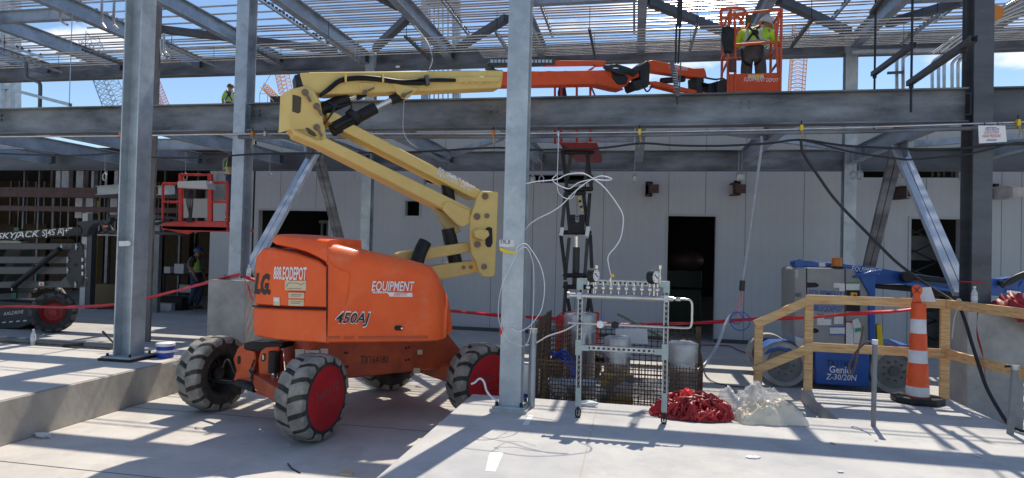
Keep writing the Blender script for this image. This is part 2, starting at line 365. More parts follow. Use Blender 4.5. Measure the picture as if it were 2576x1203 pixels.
for x in (705,795,1118,1240,1342,1402,1452,1519,1682,1775,1876,2023,2138,2225,2330,2440,2520,2570): 
    X=wx(x,500)
    for a,b in ((0.0,ZT),):
        seg=[(0,ZT)]
        for h in WH:
            if h[0]-.02<X<h[1]+.02:
                seg=[q for (p0,p1) in seg for q in ((p0,min(p1,h[2])),(max(p0,h[3]),p1)) if q[1]-q[0]>.05]
        for p0,p1 in seg: MB().bb((X-.006,YW-.0025,p0),(X+.006,YW-.0005,p1)).build('panel_joint',mat('panel joint',(.17,.175,.185)),wb)
MB().bb((XL,YW-.03,ZT),(XR,YW+.2,ZT+.06)).build('coping',M_wall,wb)
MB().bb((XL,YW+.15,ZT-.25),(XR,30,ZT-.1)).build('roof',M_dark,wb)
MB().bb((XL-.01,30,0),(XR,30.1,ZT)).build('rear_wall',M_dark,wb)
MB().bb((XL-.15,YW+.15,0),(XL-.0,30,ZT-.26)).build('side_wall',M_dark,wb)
for h in (hd1,hr,hl,hs1,hs2,hs0,hsq):
    z0_=h[2]-.05 if h[2]>.1 else 0
    MB().prism([(h[0]-.05,YW-.02,z0_),(h[0]-.05,YW-.02,h[3]+.05),(h[1]+.05,YW-.02,h[3]+.05),(h[1]+.05,YW-.02,z0_),(h[1]+.001,YW-.02,z0_),(h[1]+.001,YW-.02,h[3]+.001),(h[0]-.001,YW-.02,h[3]+.001),(h[0]-.001,YW-.02,z0_)],(0,.02,0)).build('opening_trim',mat('trim grey',(.40,.405,.42),rough=.5),wb)
bs=MB(); 
xs_=sorted([XL,XR,hl[0],hl[1],hd1[0],hd1[1],hr[0],hr[1]])
for a,b in ((XL,hl[0]),(hl[1],hd1[0]),(hd1[1],hr[0]),(hr[1],XR)): bs.bb((a,YW-.05,0.0),(b,YW,.08))
bs.build('base_flashing',mat('flashing',(.06,.062,.068),rough=.5),wb)
# lattice gate seen in the right doorway, faint storage in the middle one
lg=thing('lattice_gate','black folding lattice gate inside the right hand doorway','gate',(hr[0],YW+.6,0))
lt=MB()
for k in range(6):
    z=.2+k*.42
    lt.bar((hr[0]-.1,YW+.6,z),(hr[0]+.75,YW+.6,z+.42),.02,.09,up=(0,1,0)); lt.bar((hr[0]-.1,YW+.63,z+.42),(hr[0]+.75,YW+.63,z),.02,.09,up=(0,1,0))
lt.build('lattice',M_blacks,lg)
q=MB(); 
for z in (.2,1.0,1.9): q.bb((hr[0]-.1,YW+1.3,z),(hr[1]+.2,YW+1.33,z+.55))
q.build('backing_panel',M_stud,lg)
sc=thing('pallet_stack','dark plastic wrapped goods barely visible inside the tall middle doorway','goods',(hd1[0]+.5,YW+3.2,0))
q=MB(); q.box((hd1[0]+.35,YW+3.2,.5),(1.3,1,1.0)); q.box((hd1[0]+.5,YW+3.3,1.25),(1.0,.9,.48),.1); q.build('crate',mat('deep green',(.03,.05,.035)),sc,bevel=.03)
q=MB(); q.ball((hd1[0]+.6,YW+3.0,1.75),.42,12,8,(1.2,.8,.7)); q.build('bag',mat('maroon cloth',(.09,.04,.05),bump=.6,bscale=6),sc,smooth=60)
rk=thing('storage_rack','pale metal racking inside the wide left doorway of the panel wall','rack',(hl[0]+1,YW+1.6,0))
q=MB()
for k in range(6): q.bb((hl[0]+.9+k*.17,YW+1.5,0),(hl[0]+.96+k*.17,YW+1.56,2.55))
q.bb((hl[0]+.85,YW+1.48,2.5),(hl[0]+1.9,YW+1.58,2.58)); q.bb((hl[0]+.85,YW+1.48,1.2),(hl[0]+1.9,YW+1.58,1.26))
q.build('upright',mat('dim metal',(.16,.165,.175)),rk)
# maroon and white beam stubs poking out of the wall pockets
for k,(x,y,mm,lab) in enumerate(((1640,478,M_prim,'short maroon beam stub sticking out of a wall pocket, left of the middle doorway'),
  (1853,478,M_prim,'short maroon beam stub with pale top plate, poking out right above the middle doorway'),
  (2252,487,M_prim,'long maroon beam stub projecting from the wall behind the right brace'),
  (2508,487,M_wrap,'white primed beam stub with bolt plates projecting at the far right'))):
    a=P(x-8,y,Y=YW-.05); ln=.34 if k>1 else .25
    st=thing('beam_stub',lab,'beam',a,group='beam stubs sticking out of the wall')
    dv=Vector((.55,-1,0)).normalized() if k>1 else Vector((0,-1,0))
    MB().ibeam(a+Vector((0,.2,0)),a+dv*ln,.26,.16,.01,.014).build('beam',mm,st)
    e=a+dv*ln; MB().box(e+Vector((.11,-.02,0)),(.2,.015,.19)).build('end_plate',mm,st)
# ---- unfinished stud-framed building on the left
YB=14.9
lb=thing('stud_building','unfinished building at left with dark open front, studs and maroon beams','building',(-16,YB,0))
def bx(x,y=600,Y=YB): return P(x,y,Y=Y).x
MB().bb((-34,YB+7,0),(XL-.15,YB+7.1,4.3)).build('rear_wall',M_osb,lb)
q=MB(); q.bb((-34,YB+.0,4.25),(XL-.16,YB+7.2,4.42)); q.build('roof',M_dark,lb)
q=MB(); q.bb((bx(528),YB,0),(XL-.151,YB+.12,3.0)); q.bb((bx(575),YB-.0,3.001),(XL-.151,YB+.1,4.2)); q.build('wall',M_wall,lb)
q=MB()
for k in range(58):
    x=-33.5+k*.405
    if random.random()<.88: q.bb((x,YB+6.6,0),(x+.05,YB+6.7,4.2))
for k in range(40):
    x=-31+k*.61
    if random.random()<.7: q.bb((x,YB+3.3,2.2 if k%3 else 0),(x+.06,YB+3.4,4.2))
q.build('stud',M_stud,lb)['kind']='stuff'
q=MB()
for k in range(16):
    x=-30+k*1.22+random.uniform(-.2,.2); q.bb((x,YB+5.2,0),(x+1.0,YB+5.24,random.choice((1.9,2.4,2.44))))
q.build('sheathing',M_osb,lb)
q=MB(); q.bb((-34,YB-.02,3.05),(bx(490),YB+.2,3.32)); q.bb((-34,YB-.0,2.66),(bx(490),YB+.16,2.8)); q.bb((bx(80),YB+.5,3.9),(bx(172),YB+.6,3.96)); 
for x in (80,172): q.bb((bx(x),YB+.5,3.3),(bx(x)+.08,YB+.6,4.2))
q.build('beam',M_prim,lb)
for x in (40,62,100,128,176,182,192,243,455,474):
    q=MB(); zz=(3.33,4.2) if x not in (204,) else (0,4.2); q.bb((bx(x),YB+1.1,zz[0]-.8 if x in(100,128,192) else zz[0]),(bx(x)+.24,YB+1.25,4.24)); q.build('column',M_wrap,lb)
q=MB(); q.bb((bx(204),YB+.02,0),(bx(217),YB+.2,2.62)); q.build('column',M_wrap,lb)
q=MB(); q.bb((bx(217),YB+.03,0),(bx(229),YB+.2,2.62)); q.build('column',mat('dim steel',(.08,.075,.08)),lb)
q=MB(); q.bb((bx(385),YB-.02,0),(bx(402),YB+.1,2.32)); q.bb((bx(385),YB-.021,2.321),(bx(530),YB+.1,2.46)); q.bb((bx(555),YB+.1,3.0),(bx(575),YB+.2,4.2)); q.build('door_frame',M_stud,lb)
q=MB(); q.bb((bx(460,530),YB+.9,2.5),(bx(540,530),YB+.95,3.35)); q.build('board',mat('off white board',(.42,.42,.40)),lb)
q=MB(); q.bb((bx(0),YB+.4,.0),(bx(12),YB+.45,2.2)); q.build('green_panel',mat('green board',(.03,.13,.06)),lb)
q=MB(); q.bb((bx(170),YB+.6,2.02),(bx(315),YB+.66,2.06)); q.bb((bx(170),YB+.6,2.4),(bx(245),YB+.64,2.44)); q.build('crossbar',M_wrap,lb)
# table, boxes in the lit room
tb=thing('work_table','dark trestle table in the left room, beside the standing worker','table',(bx(445),YB+2.2,0))
tx=bx(452,700,YB+2.2)
q=MB(); q.bb((tx-.55,YB+2,.88),(tx+.7,YB+2.6,.93)); q.build('tabletop',M_dark,tb)
for dx in (-.5,.64):
    q=MB(); q.bb((tx+dx,YB+2.1,0),(tx+dx+.05,YB+2.15,.879)); q.build('leg',M_blacks,tb)
for dx,s,lab in ((-.45,.2,'small white box at the left end of the dark table'),(.0,.3,'larger white box in the middle of the dark table')):
    one(MB().box((tx+dx,YB+2.3,.931+s/2),(s*1.1,s,s)),'box',M_paper,lab,'box',group='boxes on the table',bevel=.01)
q=MB(); q.bb((bx(455,760,YB+3),YB+2.9,.3),(bx(490,760,YB+3),YB+3.1,.55)); one(q,'bin',M_paper,'pale storage bin under the dark table','bin',bevel=.02)
# ================================================================= galvanised steel frame
Y1,Y2=8.5,13.1
ZF=3.97; ZR=6.18
def wcol(name,lab,x,y,z0,z1,mm,bf=.2,h=.2,base=True,grp='steel columns of the frame',plate=.36,turn=False):
    c=thing(name,lab,'column',(x,y,z0),group=grp)
    up=(1,0,0) if turn else (0,1,0)
    MB().ibeam((x,y,z0+.02),(x,y,z1),h,bf,.012,.018,up=up).build('shaft',mm,c)
    if base:
        MB().box((x,y,z0+.01),(plate,plate,.02)).build('base_plate',mm,c)
        for a in (-1,1):
            for b in (-1,1): MB().cyl((x+a*plate*.38,y+b*plate*.38,z0+.02),(x+a*plate*.38,y+b*plate*.38,z0+.055),.016,6).build('anchor_bolt',M_blacks,c)
    return c
XC2,XCR=-5.75,3.97
def pier(x,z1,lab,w=.6):
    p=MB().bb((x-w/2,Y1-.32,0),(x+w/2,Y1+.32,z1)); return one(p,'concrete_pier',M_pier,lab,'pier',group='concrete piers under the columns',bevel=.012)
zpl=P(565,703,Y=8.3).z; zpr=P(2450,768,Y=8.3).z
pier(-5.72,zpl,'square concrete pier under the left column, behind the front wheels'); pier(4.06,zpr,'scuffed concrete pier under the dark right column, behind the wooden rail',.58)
c=wcol('steel_column','galvanised column standing on the left concrete pier',XC2,Y1,zpl+.001,ZR+.15,M_galv,bf=.19,h=.23)
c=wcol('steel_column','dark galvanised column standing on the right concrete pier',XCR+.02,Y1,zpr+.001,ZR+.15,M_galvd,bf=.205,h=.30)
c=wcol('steel_column','far galvanised column by the wall, behind the raised boom arms',-5.78,Y2,0,ZR,M_galvs,bf=.21)
c=wcol('steel_column','far galvanised column by the wall, left of the right hand brace',3.98,Y2,0,ZR,M_galvs,bf=.21)
# near columns on the docks
xc,yc=-1.10,5.86
c=wcol('steel_column','tall pale column in the middle foreground, standing at the dock corner',xc,yc,HD+.03,7.4,M_galvs,bf=.2,h=.17,plate=.3)
MB().bb((xc-.17,yc-.17,HD),(xc+.17,yc+.17,HD+.03)).build('grout_pad',M_pier,c)
text('59L.8',P(1259,613,Y=yc-.087),P(1283,614,Y=yc-.087),'marking',M_decb,c,hscale=.035)
MB().prism(PS([(1257,603),(1294,604),(1293,622),(1256,621)],Y=yc-.087),(0,-.002,0)).build('tag',M_paper,c)
MB().prism(PS([(1258,622),(1274,629),(1300,634),(1300,640),(1272,637),(1257,630)],Y=yc-.089),(0,-.003,0)).build('yellow_tie',M_yel,c)
MB().prism(PS([(1256,827),(1263,822),(1266,833),(1257,846)],Y=yc-.088),(0,-.003,0)).build('red_flag',M_tape,c)
p0=P(1315,1028,Z=HD); cn=thing('conduit_riser','short grey conduit stub beside the middle foreground column','conduit',p0)
MB().cyl((-.93,yc+.12,HD),(-.93,yc+.12,1.12),.035,14).build('pipe',M_galv,cn,smooth=40)
MB().lathe([(.04,1.12),(.044,1.12),(.044,1.16),(.035,1.16)],(-.93,yc+.12,0),n=14).build('collar',M_strut,cn,smooth=40)
xl,yl=-6.18,6.93
c=wcol('steel_column','thick galvanised column at left, standing on the kerbed dock',xl,yl,HD+.035,7.4,M_galvs,bf=.235,h=.245,plate=.42,turn=True)
MB().box((xl,yl,HD+.017),(.46,.46,.034)).build('grout_pad',M_black,c)
MB().prism(PS([(299,607),(325,606),(330,612),(325,619),(299,620)],Y=yl-.137),(0,-.002,0)).build('tag',M_paper,c)
b0=P(367,860,Z=0); bw=(P(371,860,Y=b0.y).x-P(356,860,Y=b0.y).x)
c2=thing('steel_column','narrow dark brown column rising just behind the thick left column','column',b0,group='steel columns of the frame')
MB().bb((b0.x-bw/2,b0.y,0),(b0.x+bw/2,b0.y+.05,7.6)).build('shaft',mat('brown grey steel',(.12,.11,.11),(.16,.15,.15),scale=3,rough=.6),c2)
# girders
def girder(lab,x0,x1,y,zt,h,bf,mm,grp,bolts=(),nm='steel_girder'):
    g=thing(nm,lab,'beam',((x0+x1)/2,y,zt-h),group=grp)
    MB().ibeam((x0,y,zt-h/2),(x1,y,zt-h/2),h,bf,.012,.018).build('web',mm,g)
    for bx_ in bolts:
        q=MB()
        for dx in (0,.1):
            for k in range(2 if h>.36 and nm!='x' else 2): q.cyl((bx_+dx,y-.012,zt-.1-.07*k),(bx_+dx,y-.026,zt-.1-.07*k),.018,6)
        q.build('bolt_cluster',M_galvm,g)
    return g
G='long horizontal girders of the frame'
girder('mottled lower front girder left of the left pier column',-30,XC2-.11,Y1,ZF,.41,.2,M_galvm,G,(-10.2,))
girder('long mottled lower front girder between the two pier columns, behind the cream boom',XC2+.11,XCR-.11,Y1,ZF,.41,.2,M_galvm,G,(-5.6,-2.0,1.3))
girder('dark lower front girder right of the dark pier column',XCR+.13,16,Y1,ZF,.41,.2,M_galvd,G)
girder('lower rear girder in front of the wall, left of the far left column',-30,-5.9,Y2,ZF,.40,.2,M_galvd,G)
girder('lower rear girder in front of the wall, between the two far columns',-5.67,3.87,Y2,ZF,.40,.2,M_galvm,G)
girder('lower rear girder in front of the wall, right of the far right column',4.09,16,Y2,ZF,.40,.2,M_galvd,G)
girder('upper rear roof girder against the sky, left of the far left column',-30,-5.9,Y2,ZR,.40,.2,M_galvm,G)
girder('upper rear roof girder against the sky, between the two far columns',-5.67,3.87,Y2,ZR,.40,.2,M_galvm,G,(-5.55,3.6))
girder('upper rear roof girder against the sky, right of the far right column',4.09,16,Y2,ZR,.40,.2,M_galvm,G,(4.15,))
# roof edge girder above the front row (out of frame, it throws the wide shadow band on the dock)
girder('roof edge girder above the front row of columns',-30,XC2-.11,Y1,ZR,.36,.2,M_galvm,G)
girder('roof edge girder above the middle front bay',XC2+.11,XCR-.14,Y1,ZR,.36,.2,M_galvm,G)
girder('roof edge girder above the right front bay',XCR+.14,16,Y1,ZR,.36,.2,M_galvm,G)
def clip(o,x,z):
    MB().bb((x+.006,Y2-.13,z-.10),(x+.09,Y2-.108,z+.08)).build('clip_angle',M_galvd,o)
    for dz in (-.06,-.01,.04): MB().cyl((x+.05,Y2-.13,z+dz),(x+.05,Y2-.148,z+dz),.016,6).build('bolt',M_blacks,o)
# roof purlins running away from the camera
GX=[-16.05,-14.12,-12.08,-9.96,-7.93,-5.88,-3.93,-1.96,.04,2.02,4.02,6.0,8.0]
for k,x in enumerate(GX):
    o=one(MB().ibeam((x,Y1+.12,ZR-.15),(x,Y2-.12,ZR-.15),.28,.15,.009,.013),'roof_beam',M_galv,f'{ORD[k] if k<12 else "rightmost"} roof beam from the left, running away overhead','beam',group='roof beams running front to back'); clip(o,x,ZR-.15)
# floor-level beams
FX=[-13.9,-11.9,-9.9,-7.85,-5.8,-3.9,-1.95,.05,2.05,3.98,6.0]
for k,x in enumerate(FX):
    o=one(MB().ibeam((x,Y1+.12,ZF-.15),(x,Y2-.12,ZF-.15),.27,.15,.009,.013),'floor_beam',M_galv,f'{ORD[k]} lower beam from the left, spanning between the front and rear lower girders','beam',group='lower beams running front to back'); clip(o,x,ZF-.15)
# short cross beams
for k,(x0,x1,y,z,lab) in enumerate(((-12.0,-10.05,9.9,ZR-.12,'short cross beam between the roof beams at upper left'),(-1.87,-.05,10.3,ZR-.12,'short cross beam between the roof beams right of the middle column'),
   (4.12,5.9,10.9,ZR-.13,'short cross beam high beside the dark right column'),(-5.7,-4.0,9.4,ZF-.13,'lower cross beam behind the cream boom arms'),(-1.85,-.05,10.6,ZF-.13,'lower cross beam over the red scissor platform'),(-13.8,-12.0,11.0,ZF-.12,'lower cross beam at far left'),(-9.8,-7.95,11.2,ZF-.12,'lower cross beam behind the thick left column'))):
    one(MB().ibeam((x0,y,z),(x1,y,z),.22,.13,.008,.012),'cross_beam',M_galv,lab,'beam',group='short cross beams')
# horizontal bracing in the roof plane and floor plane
def pz(x,y,z): return P(x,y,Z=z)
BR=[((405,74),(849,128),6.02,'long thin roof brace slanting down behind the left pier column'),((944,122),(1029,42),6.05,'roof brace rising right from the far left column top'),((1154,120),(1275,46),6.05,'roof brace rising right toward the middle column'),
    ((1628,3),(1822,80),6.05,'roof brace slanting down toward the man basket'),((1959,0),(2135,80),6.05,'roof brace slanting down to the far right column top'),((2232,60),(2420,4),6.05,'dark roof brace rising right to the dark column'),((954,-10),(1006,17),6.05,'short roof brace stub at the top edge between two beams')]
for a,b,z,lab in BR:
    one(MB().bar(pz(*a,z),pz(*b,z),.13,.13),'roof_brace',M_galvd,lab,'brace',group='slanting roof braces')
LB=[((1000,348),(1130,393),3.8,'lower slanting brace behind the upper boom arm'),((1820,330),(2170,380),3.8,'lower slanting brace above the middle doorway'),((1138,388),(1262,345),3.8,'lower slanting brace meeting the middle column'),((2300,362),(2576,342),3.8,'lower slanting brace behind the paper notice'),((640,345),(760,375),3.8,'lower slanting brace left of the boom elbow')]
for a,b,z,lab in LB:
    one(MB().bar(pz(*a,z),pz(*b,z),.10,.10),'floor_brace',M_galv,lab,'brace',group='slanting braces at the lower beams')
# chevron braces between front and rear columns
def brace(a,b,lab,mm):
    t=thing('chevron_brace',lab,'brace',a,group='diagonal chevron braces')
    a=Vector(a);b=Vector(b); s=Vector((.05,0,0))
    for q in (-1,1): MB().bar(a+s*q,b+s*q,.075,.088,up=(1,0,0)).build('angle',mm,t)
ap=(-5.8,10.8,ZF-.30); brace((XC2,Y1+.25,zpl+.1),ap,'bright left chevron brace leaning up from the left pier',M_brace_lit); brace((-5.78,Y2-.2,.25),ap,'darker left chevron brace leaning down to the far left column',M_galvm)
ap=(3.98,10.8,ZF-.30); brace((XCR,Y1+.25,zpr+.1),ap,'bright right chevron brace leaning down to the dark right column',M_brace_lit); brace((3.98,Y2-.2,.25),ap,'darker right chevron brace leaning down to the far right column',M_galvm)
for x in(-5.8,3.98): one(MB().bb((x-.012,10.45,ZF-.52),(x+.012,11.15,ZF-.291)),'gusset_plate',M_galvm,'steel gusset at the top of the %s chevron brace pair'%('left' if x<0 else 'right'),'plate')
# ================================================================= racks of small tubes under and over the roof beams
XA,XB=-17,15
def hp(y,z,r,mm,lab,grp,x0=XA,x1=XB,name='tube'):
    one(MB().cyl((x0,y,z),(x1,y,z),r,6),name,mm,lab,'pipe',group=grp,smooth=60)
zA=6.36
ya=[9.3,9.42,9.9,10.02,10.14]+[10.5+.125*k for k in range(13)]+[12.3,12.42,12.6,12.9]
for k,y in enumerate(ya):
    x0=XA; x1=XB
    if 10.45<y<11.7: x0=-6.2-random.uniform(0,.5)-(0 if k%3 else 5)
    hp(y,zA+random.uniform(-.006,.006),.0165,M_pipe,'thin steel tube of the upper bank, laid over the roof beams','tubes laid over the roof beams',x0,x1)
zB=5.80
for k in range(7):
    y=11.2+.145*k
    hp(y,zB,.0125,M_pipeb,'thin bright tube of the lower bank, hung under the roof beams','tubes hung under the roof beams',XA if k%4 else -12,XB)
for k in range(7):
    hp(12.3+.1*k,5.92,.011,M_pipeb,'thin bright tube of the rear bank near the roof girder','tubes near the rear roof girder',-3.2,XB)
for k,x in enumerate([-15,-13.1,-11.1,-9.1,-7.5,-5.75,-4.2,-2.5,-.85,.95,2.75,4.6,6.6]):
    t=thing('trapeze_hanger',f'{ORD[k] if k<12 else "rightmost"} lower trapeze from the left, a strut channel with clamps under the tubes','hanger',(x,11.5,5.8),group='trapeze hangers under the roof')
    MB().chan((x,10.95,zB-.045),(x,12.4 if k!=8 else 12.6,zB-.045),.042,.042).build('strut',M_strut if k%2 else M_galvd,t)
    for y in (11.02,12.3): MB().cyl((x,y,zB-.09),(x,y,ZR-.02),.006,5).build('rod',M_blacks,t)
    for j in range(7): MB().box((x,11.2+.145*j,zB+.0),(.03,.042,.045)).build('tube_clamp',mat('brass clamp',(.35,.24,.09),rough=.4,metal=.6),t)
    if k%4==1 : continue
    t=thing('trapeze_hanger',f'{ORD[k] if k<12 else "rightmost"} upper trapeze from the left, a strut channel over the roof beams','hanger',(x,11,6.3),group='trapeze hangers over the roof')
    xx=x+.75
    MB().chan((xx,9.2,zA-.05),(xx,12.95,zA-.05),.042,.042).build('strut',M_strut,t)
    for y in ya: MB().box((xx,y,zA+.0),(.03,.05,.05)).build('tube_clamp',M_blacks,t)
for (x,z) in ((-12.9,5.2),(-9.3,5.4)): pass
# run of two tubes clipped along the lower front girder
Yp=Y1-.14
one(MB().tube(spline([P(-10,344,Y=Yp),P(300,342,Y=Yp),P(644,337,Y=Yp),P(1300,336,Y=Yp),P(1932,327,Y=Yp),P(2432,312,Y=Yp),P(2600,306,Y=Yp)],3),.0135,8),'tube',M_pipeb,'long bright tube clipped along the bottom of the lower front girder','pipe',smooth=60)
one(MB().tube(spline([P(600,345,Y=Yp),P(1300,344,Y=Yp),P(1932,334,Y=Yp),P(2200,330,Y=Yp),P(2600,318,Y=Yp)],3),.026,8),'tube',M_galvm,'thicker grey tube directly beneath the bright tube on the front girder','pipe',smooth=60)
for k,(x,y,mm) in enumerate(((304,339,M_amber),(636,337,M_amber),(1241,335,M_amber),(1609,332,M_yel),(2016,322,M_yel),(2561,309,M_yel),(1405,337,M_strut),(668,337,M_strut))):
    a=P(x,y,Y=Yp-.02); t=thing('pipe_clamp',f'{ORD[k]} clamp listed along the front girder tube, {["orange by the left column","orange by the pier column","orange left of the middle column","yellow above the scissor lift","yellow where the black cable hangs","yellow at the far right","silver tee right of the middle column","silver right of the pier column"][k]}','clamp',a,group='clamps on the front girder tubes')
    t['label']=t['label'].split(', ',1)[1]+', clamp on the front girder tube'
    MB().box(a,(.035,.06,.075)).build('body',mm,t,bevel=.008); MB().cyl(a+Vector((0,0,.02)),a+Vector((0,0,.09)),.008,6).build('bolt',M_blacks,t)
    if k in(1,2,3,4,5): MB().tube([a+Vector((0,-.01,-.03)),a+Vector((.02,-.02,-.12)),a+Vector((-.01,-.01,-.2))],[.008,.012,.006],5).build('twine',mat('tan twine',(.40,.30,.16)),t)
# oval pipe hangers below the lower beams
for k,(x,y,mm) in enumerate(((263,445,0),(466,445,0),(678,445,0),(897,449,0),(1340,452,1),(1362,452,0),(1596,448,1),(1858,444,1),(1866,444,1),(2146,440,1),(2163,440,1))):
    a=P(x,y,Y=11.3); t=thing('pipe_hanger',f'{["oval","oval","oval","oval","tilted oval","narrow oval","tilted oval","tilted oval","narrow oval","tilted oval","narrow oval"][k]} zinc pipe hanger on a rod, {ORD[k]} from the left','hanger',a,group='empty pipe hangers on thin rods')
    h=.075; wd=.04
    pts=[a+Vector((wd*sx,0,h*sz)) for sx,sz in ((0,1),(.9,.55),(1,0),(.9,-.6),(0,-1),(-.9,-.6),(-1,0),(-.9,.55),(0,1))]
    MB().tube(spline(pts,3),.0125,6).build('loop',M_strut,t)
    if mm: MB().box(a+Vector((0,0,-.01)),(.07,.05,.11)).build('clip',M_strut,t,bevel=.01)
    MB().cyl(a+Vector((0,0,h)),(a.x,a.y,3.72),.005,5).build('rod',M_strut,t)
# black struts and rods hanging at upper right
def strutpx(n,lab,a,b,ya_,yb_,rods,wd=.06):
    A=P(*a,Y=ya_); B=P(*b,Y=yb_); B=Vector((A.x+(B.x-A.x),B.y,A.z)); 
    t=thing('hanging_strut',lab,'strut',A,group='dark hanging strut channels')
    MB().chan(A,B,wd,wd,.004).build('channel',mat('dark strut',(.045,.042,.045),(.09,.085,.085),scale=9,rough=.5,metal=.4),t)
    for f,ex in rods:
        p=A.lerp(B,f); MB().cyl(p+Vector((0,0,-ex)),p+Vector((0,0,3.2)),.014,8).build('rod',M_blacks,t,smooth=50)
        MB().cyl(p+Vector((0,0,-.07)),p+Vector((0,0,-.03)),.026,6).build('nut',M_blacks,t)
    return t
strutpx(1,'upper dark strut channel hung on a rod, left of the dark right column',(2196,187),(2298,120),9.3,8.05,((.05,.75),))
strutpx(2,'lower dark strut channel reaching across the dark right column',(2286,211),(2450,130),8.1,6.5,((.05,.35),(.88,.15)))
strutpx(3,'short dark strut channel at the top edge near the dark right column',(2193,33),(2250,-4),9.3,8.3,())
a=P(1702,240,Y=8.1); t=thing('spring_hanger','dark spring hanger on twin threaded rods in front of the jib','hanger',a)
def q8(x,y): return P(x,y,Y=8.1)
MB().prism(PS([(1704,-10),(1718,-10),(1715,64),(1702,64)],Y=8.1),(0,.03,0)).build('plate',M_blacks,t)
for x0,x1 in ((1702,1699),(1711,1706)): MB().cyl(q8(x0,60),q8(x1,160),.012,6).build('rod',M_blacks,t)
MB().chan(q8(1690,158),q8(1706,243),.05,.06).build('bracket',M_galvd,t)
MB().bar(q8(1713,140),q8(1709,230),.015,.02).build('side_bar',M_galvd,t)
sp=[]; A=q8(1698,175);B=q8(1701,225)
for i in range(50):
    f=i/49; th=i*1.05; p=A.lerp(B,f); sp.append(p+Vector((math.cos(th)*.03,math.sin(th)*.03-.03,0)))
MB().tube(sp,.006,5).build('spring',M_strut,t,smooth=60)
MB().cyl(q8(1702,240),q8(1704,263),.008,6).build('tail_rod',M_blacks,t)
# bent conduits, upper left and right
def bent(pts,Y,r,mm,lab,grp=None,n=4):
    return one(MB().tube(spline(PS(pts,Y=Y),n),r,8),'bent_pipe',mm,lab,'pipe',group=grp,smooth=60)
bent([(150,15),(150,40),(153,52),(160,58),(170,63)],9.6,.02,M_pipe,'bent conduit drop at upper left, first of three','conduit drops at upper left')
bent([(257,-10),(256,50),(259,62),(266,72)],9.4,.022,M_pipe,'bent conduit drop at upper left, middle of three with red cap','conduit drops at upper left')
bent([(288,-10),(286,55),(290,66),(298,74)],9.4,.022,M_pipe,'bent conduit drop at upper left, nearest the thick column','conduit drops at upper left')
bent([(405,100),(406,130),(410,140),(420,147)],9.4,.02,M_pipe,'left of two bent drops just right of the thick left column','conduit drops by the left column')
bent([(412,84),(414,125),(420,136),(432,142)],9.4,.02,M_pipe,'right of two bent drops just right of the thick left column','conduit drops by the left column')
bent([(66,157),(67,190),(72,198),(95,206),(101,215),(101,240),(100,280)],9.2,.03,M_galvd,'grey conduit with an offset bend, dropping behind the left girder')
one(MB().chan(P(26,225,Y=9.6),P(177,264,Y=8.8),.05,.05),'strut_rail',M_strut,'sloping zinc strut rail hung above the left girder','strut')
one(MB().cyl(P(182,30,Y=8.9),P(174,270,Y=8.9),.007,5),'hanger_rod',M_galv,'thin rod holding the sloping strut rail','rod')
for k,(x,y) in enumerate(((2345,228),(2361,228),(2375,228),(2395,228),(2410,226))):
    bent([(x,445),(x,y+20),(x,y-55),(x+2,y-70),(x+18,y-85),(x+70,y-120)],15.2,.035,M_pipeb,'bent bright riser pipe behind the dark right column, one of a row of five','row of five bent riser pipes')
for x in (2256,2272): bent([(x+8,448),(x+2,330),(x,228),(x,150),(x+4,142),(x+14,136)],14.2,.035,M_pipeb,'%s straight riser pipe of the clamped pair right of the far column'%('left' if x<2260 else 'right'),'clamped pair of riser pipes')
one(MB().bar(P(2232,184,Y=14.1),P(2274,182,Y=14.1),.04,.05),'pipe_clamp_bar',M_galvd,'small dark clamp bar across the pair of riser pipes','clamp')
one(MB().cyl(P(2142,131,Y=12.9),P(2400,127,Y=12.9),.05,10),'pipe',M_galvs,'pale horizontal pipe under the upper right girder','pipe',smooth=60)
bb_=[]
for k in range(5): bent([(2345+20*k,135-3*k),(2430+20*k,75-5*k),(2600,-25+14*k)],10.6,.022,M_pipeb,'bright pipe running away to the upper right, one of five','five pipes at upper right',2)
# orange reel disc at upper right
a=P(2503,33,Y=9.4); one(MB().lathe([(.001,-.02),(.1,-.02),(.1,.02),(.001,.02)],a,'Y',28),'cord_reel',mat('orange disc',(.62,.22,.03)),'round orange disc hanging among pipes at upper right','disc',smooth=40)
# background steel beyond the wall
t=thing('pipe_bridge','distant grey steel frame with vertical pipes beyond the wall, above the cream boom','frame',(0,22,0))
for x in (1066,1148): MB().prism(PS([(x-7,-30),(x+7,-30),(x+7,262),(x-7,262)],Y=22),(0,.25,0)).build('post',M_galv,t)
MB().prism(PS([(1060,1),(1156,-1),(1156,7),(1060,9)],Y=21.9),(0,.25,0)).build('crossbeam',M_galv,t)
for x in (1081,1092,1103,1114,1127,1139): MB().cyl(P(x,5,Y=22.2),P(x,262,Y=22.2),.03,6).build('pipe',M_pipe,t)
t=thing('distant_posts','distant pale steel posts with cross tie at the far left edge','frame',(-20,20,0))
for x in (6,32): MB().prism(PS([(x-6,-20),(x+6,-20),(x+6,276),(x-6,276)],Y=20),(0,.25,0)).build('post',M_galvs,t)
MB().prism(PS([(5,215),(34,215),(34,224),(5,224)],Y=19.9),(0,.2,0)).build('tie',M_galvs,t)
for k,x in enumerate((1166,1172)): pass
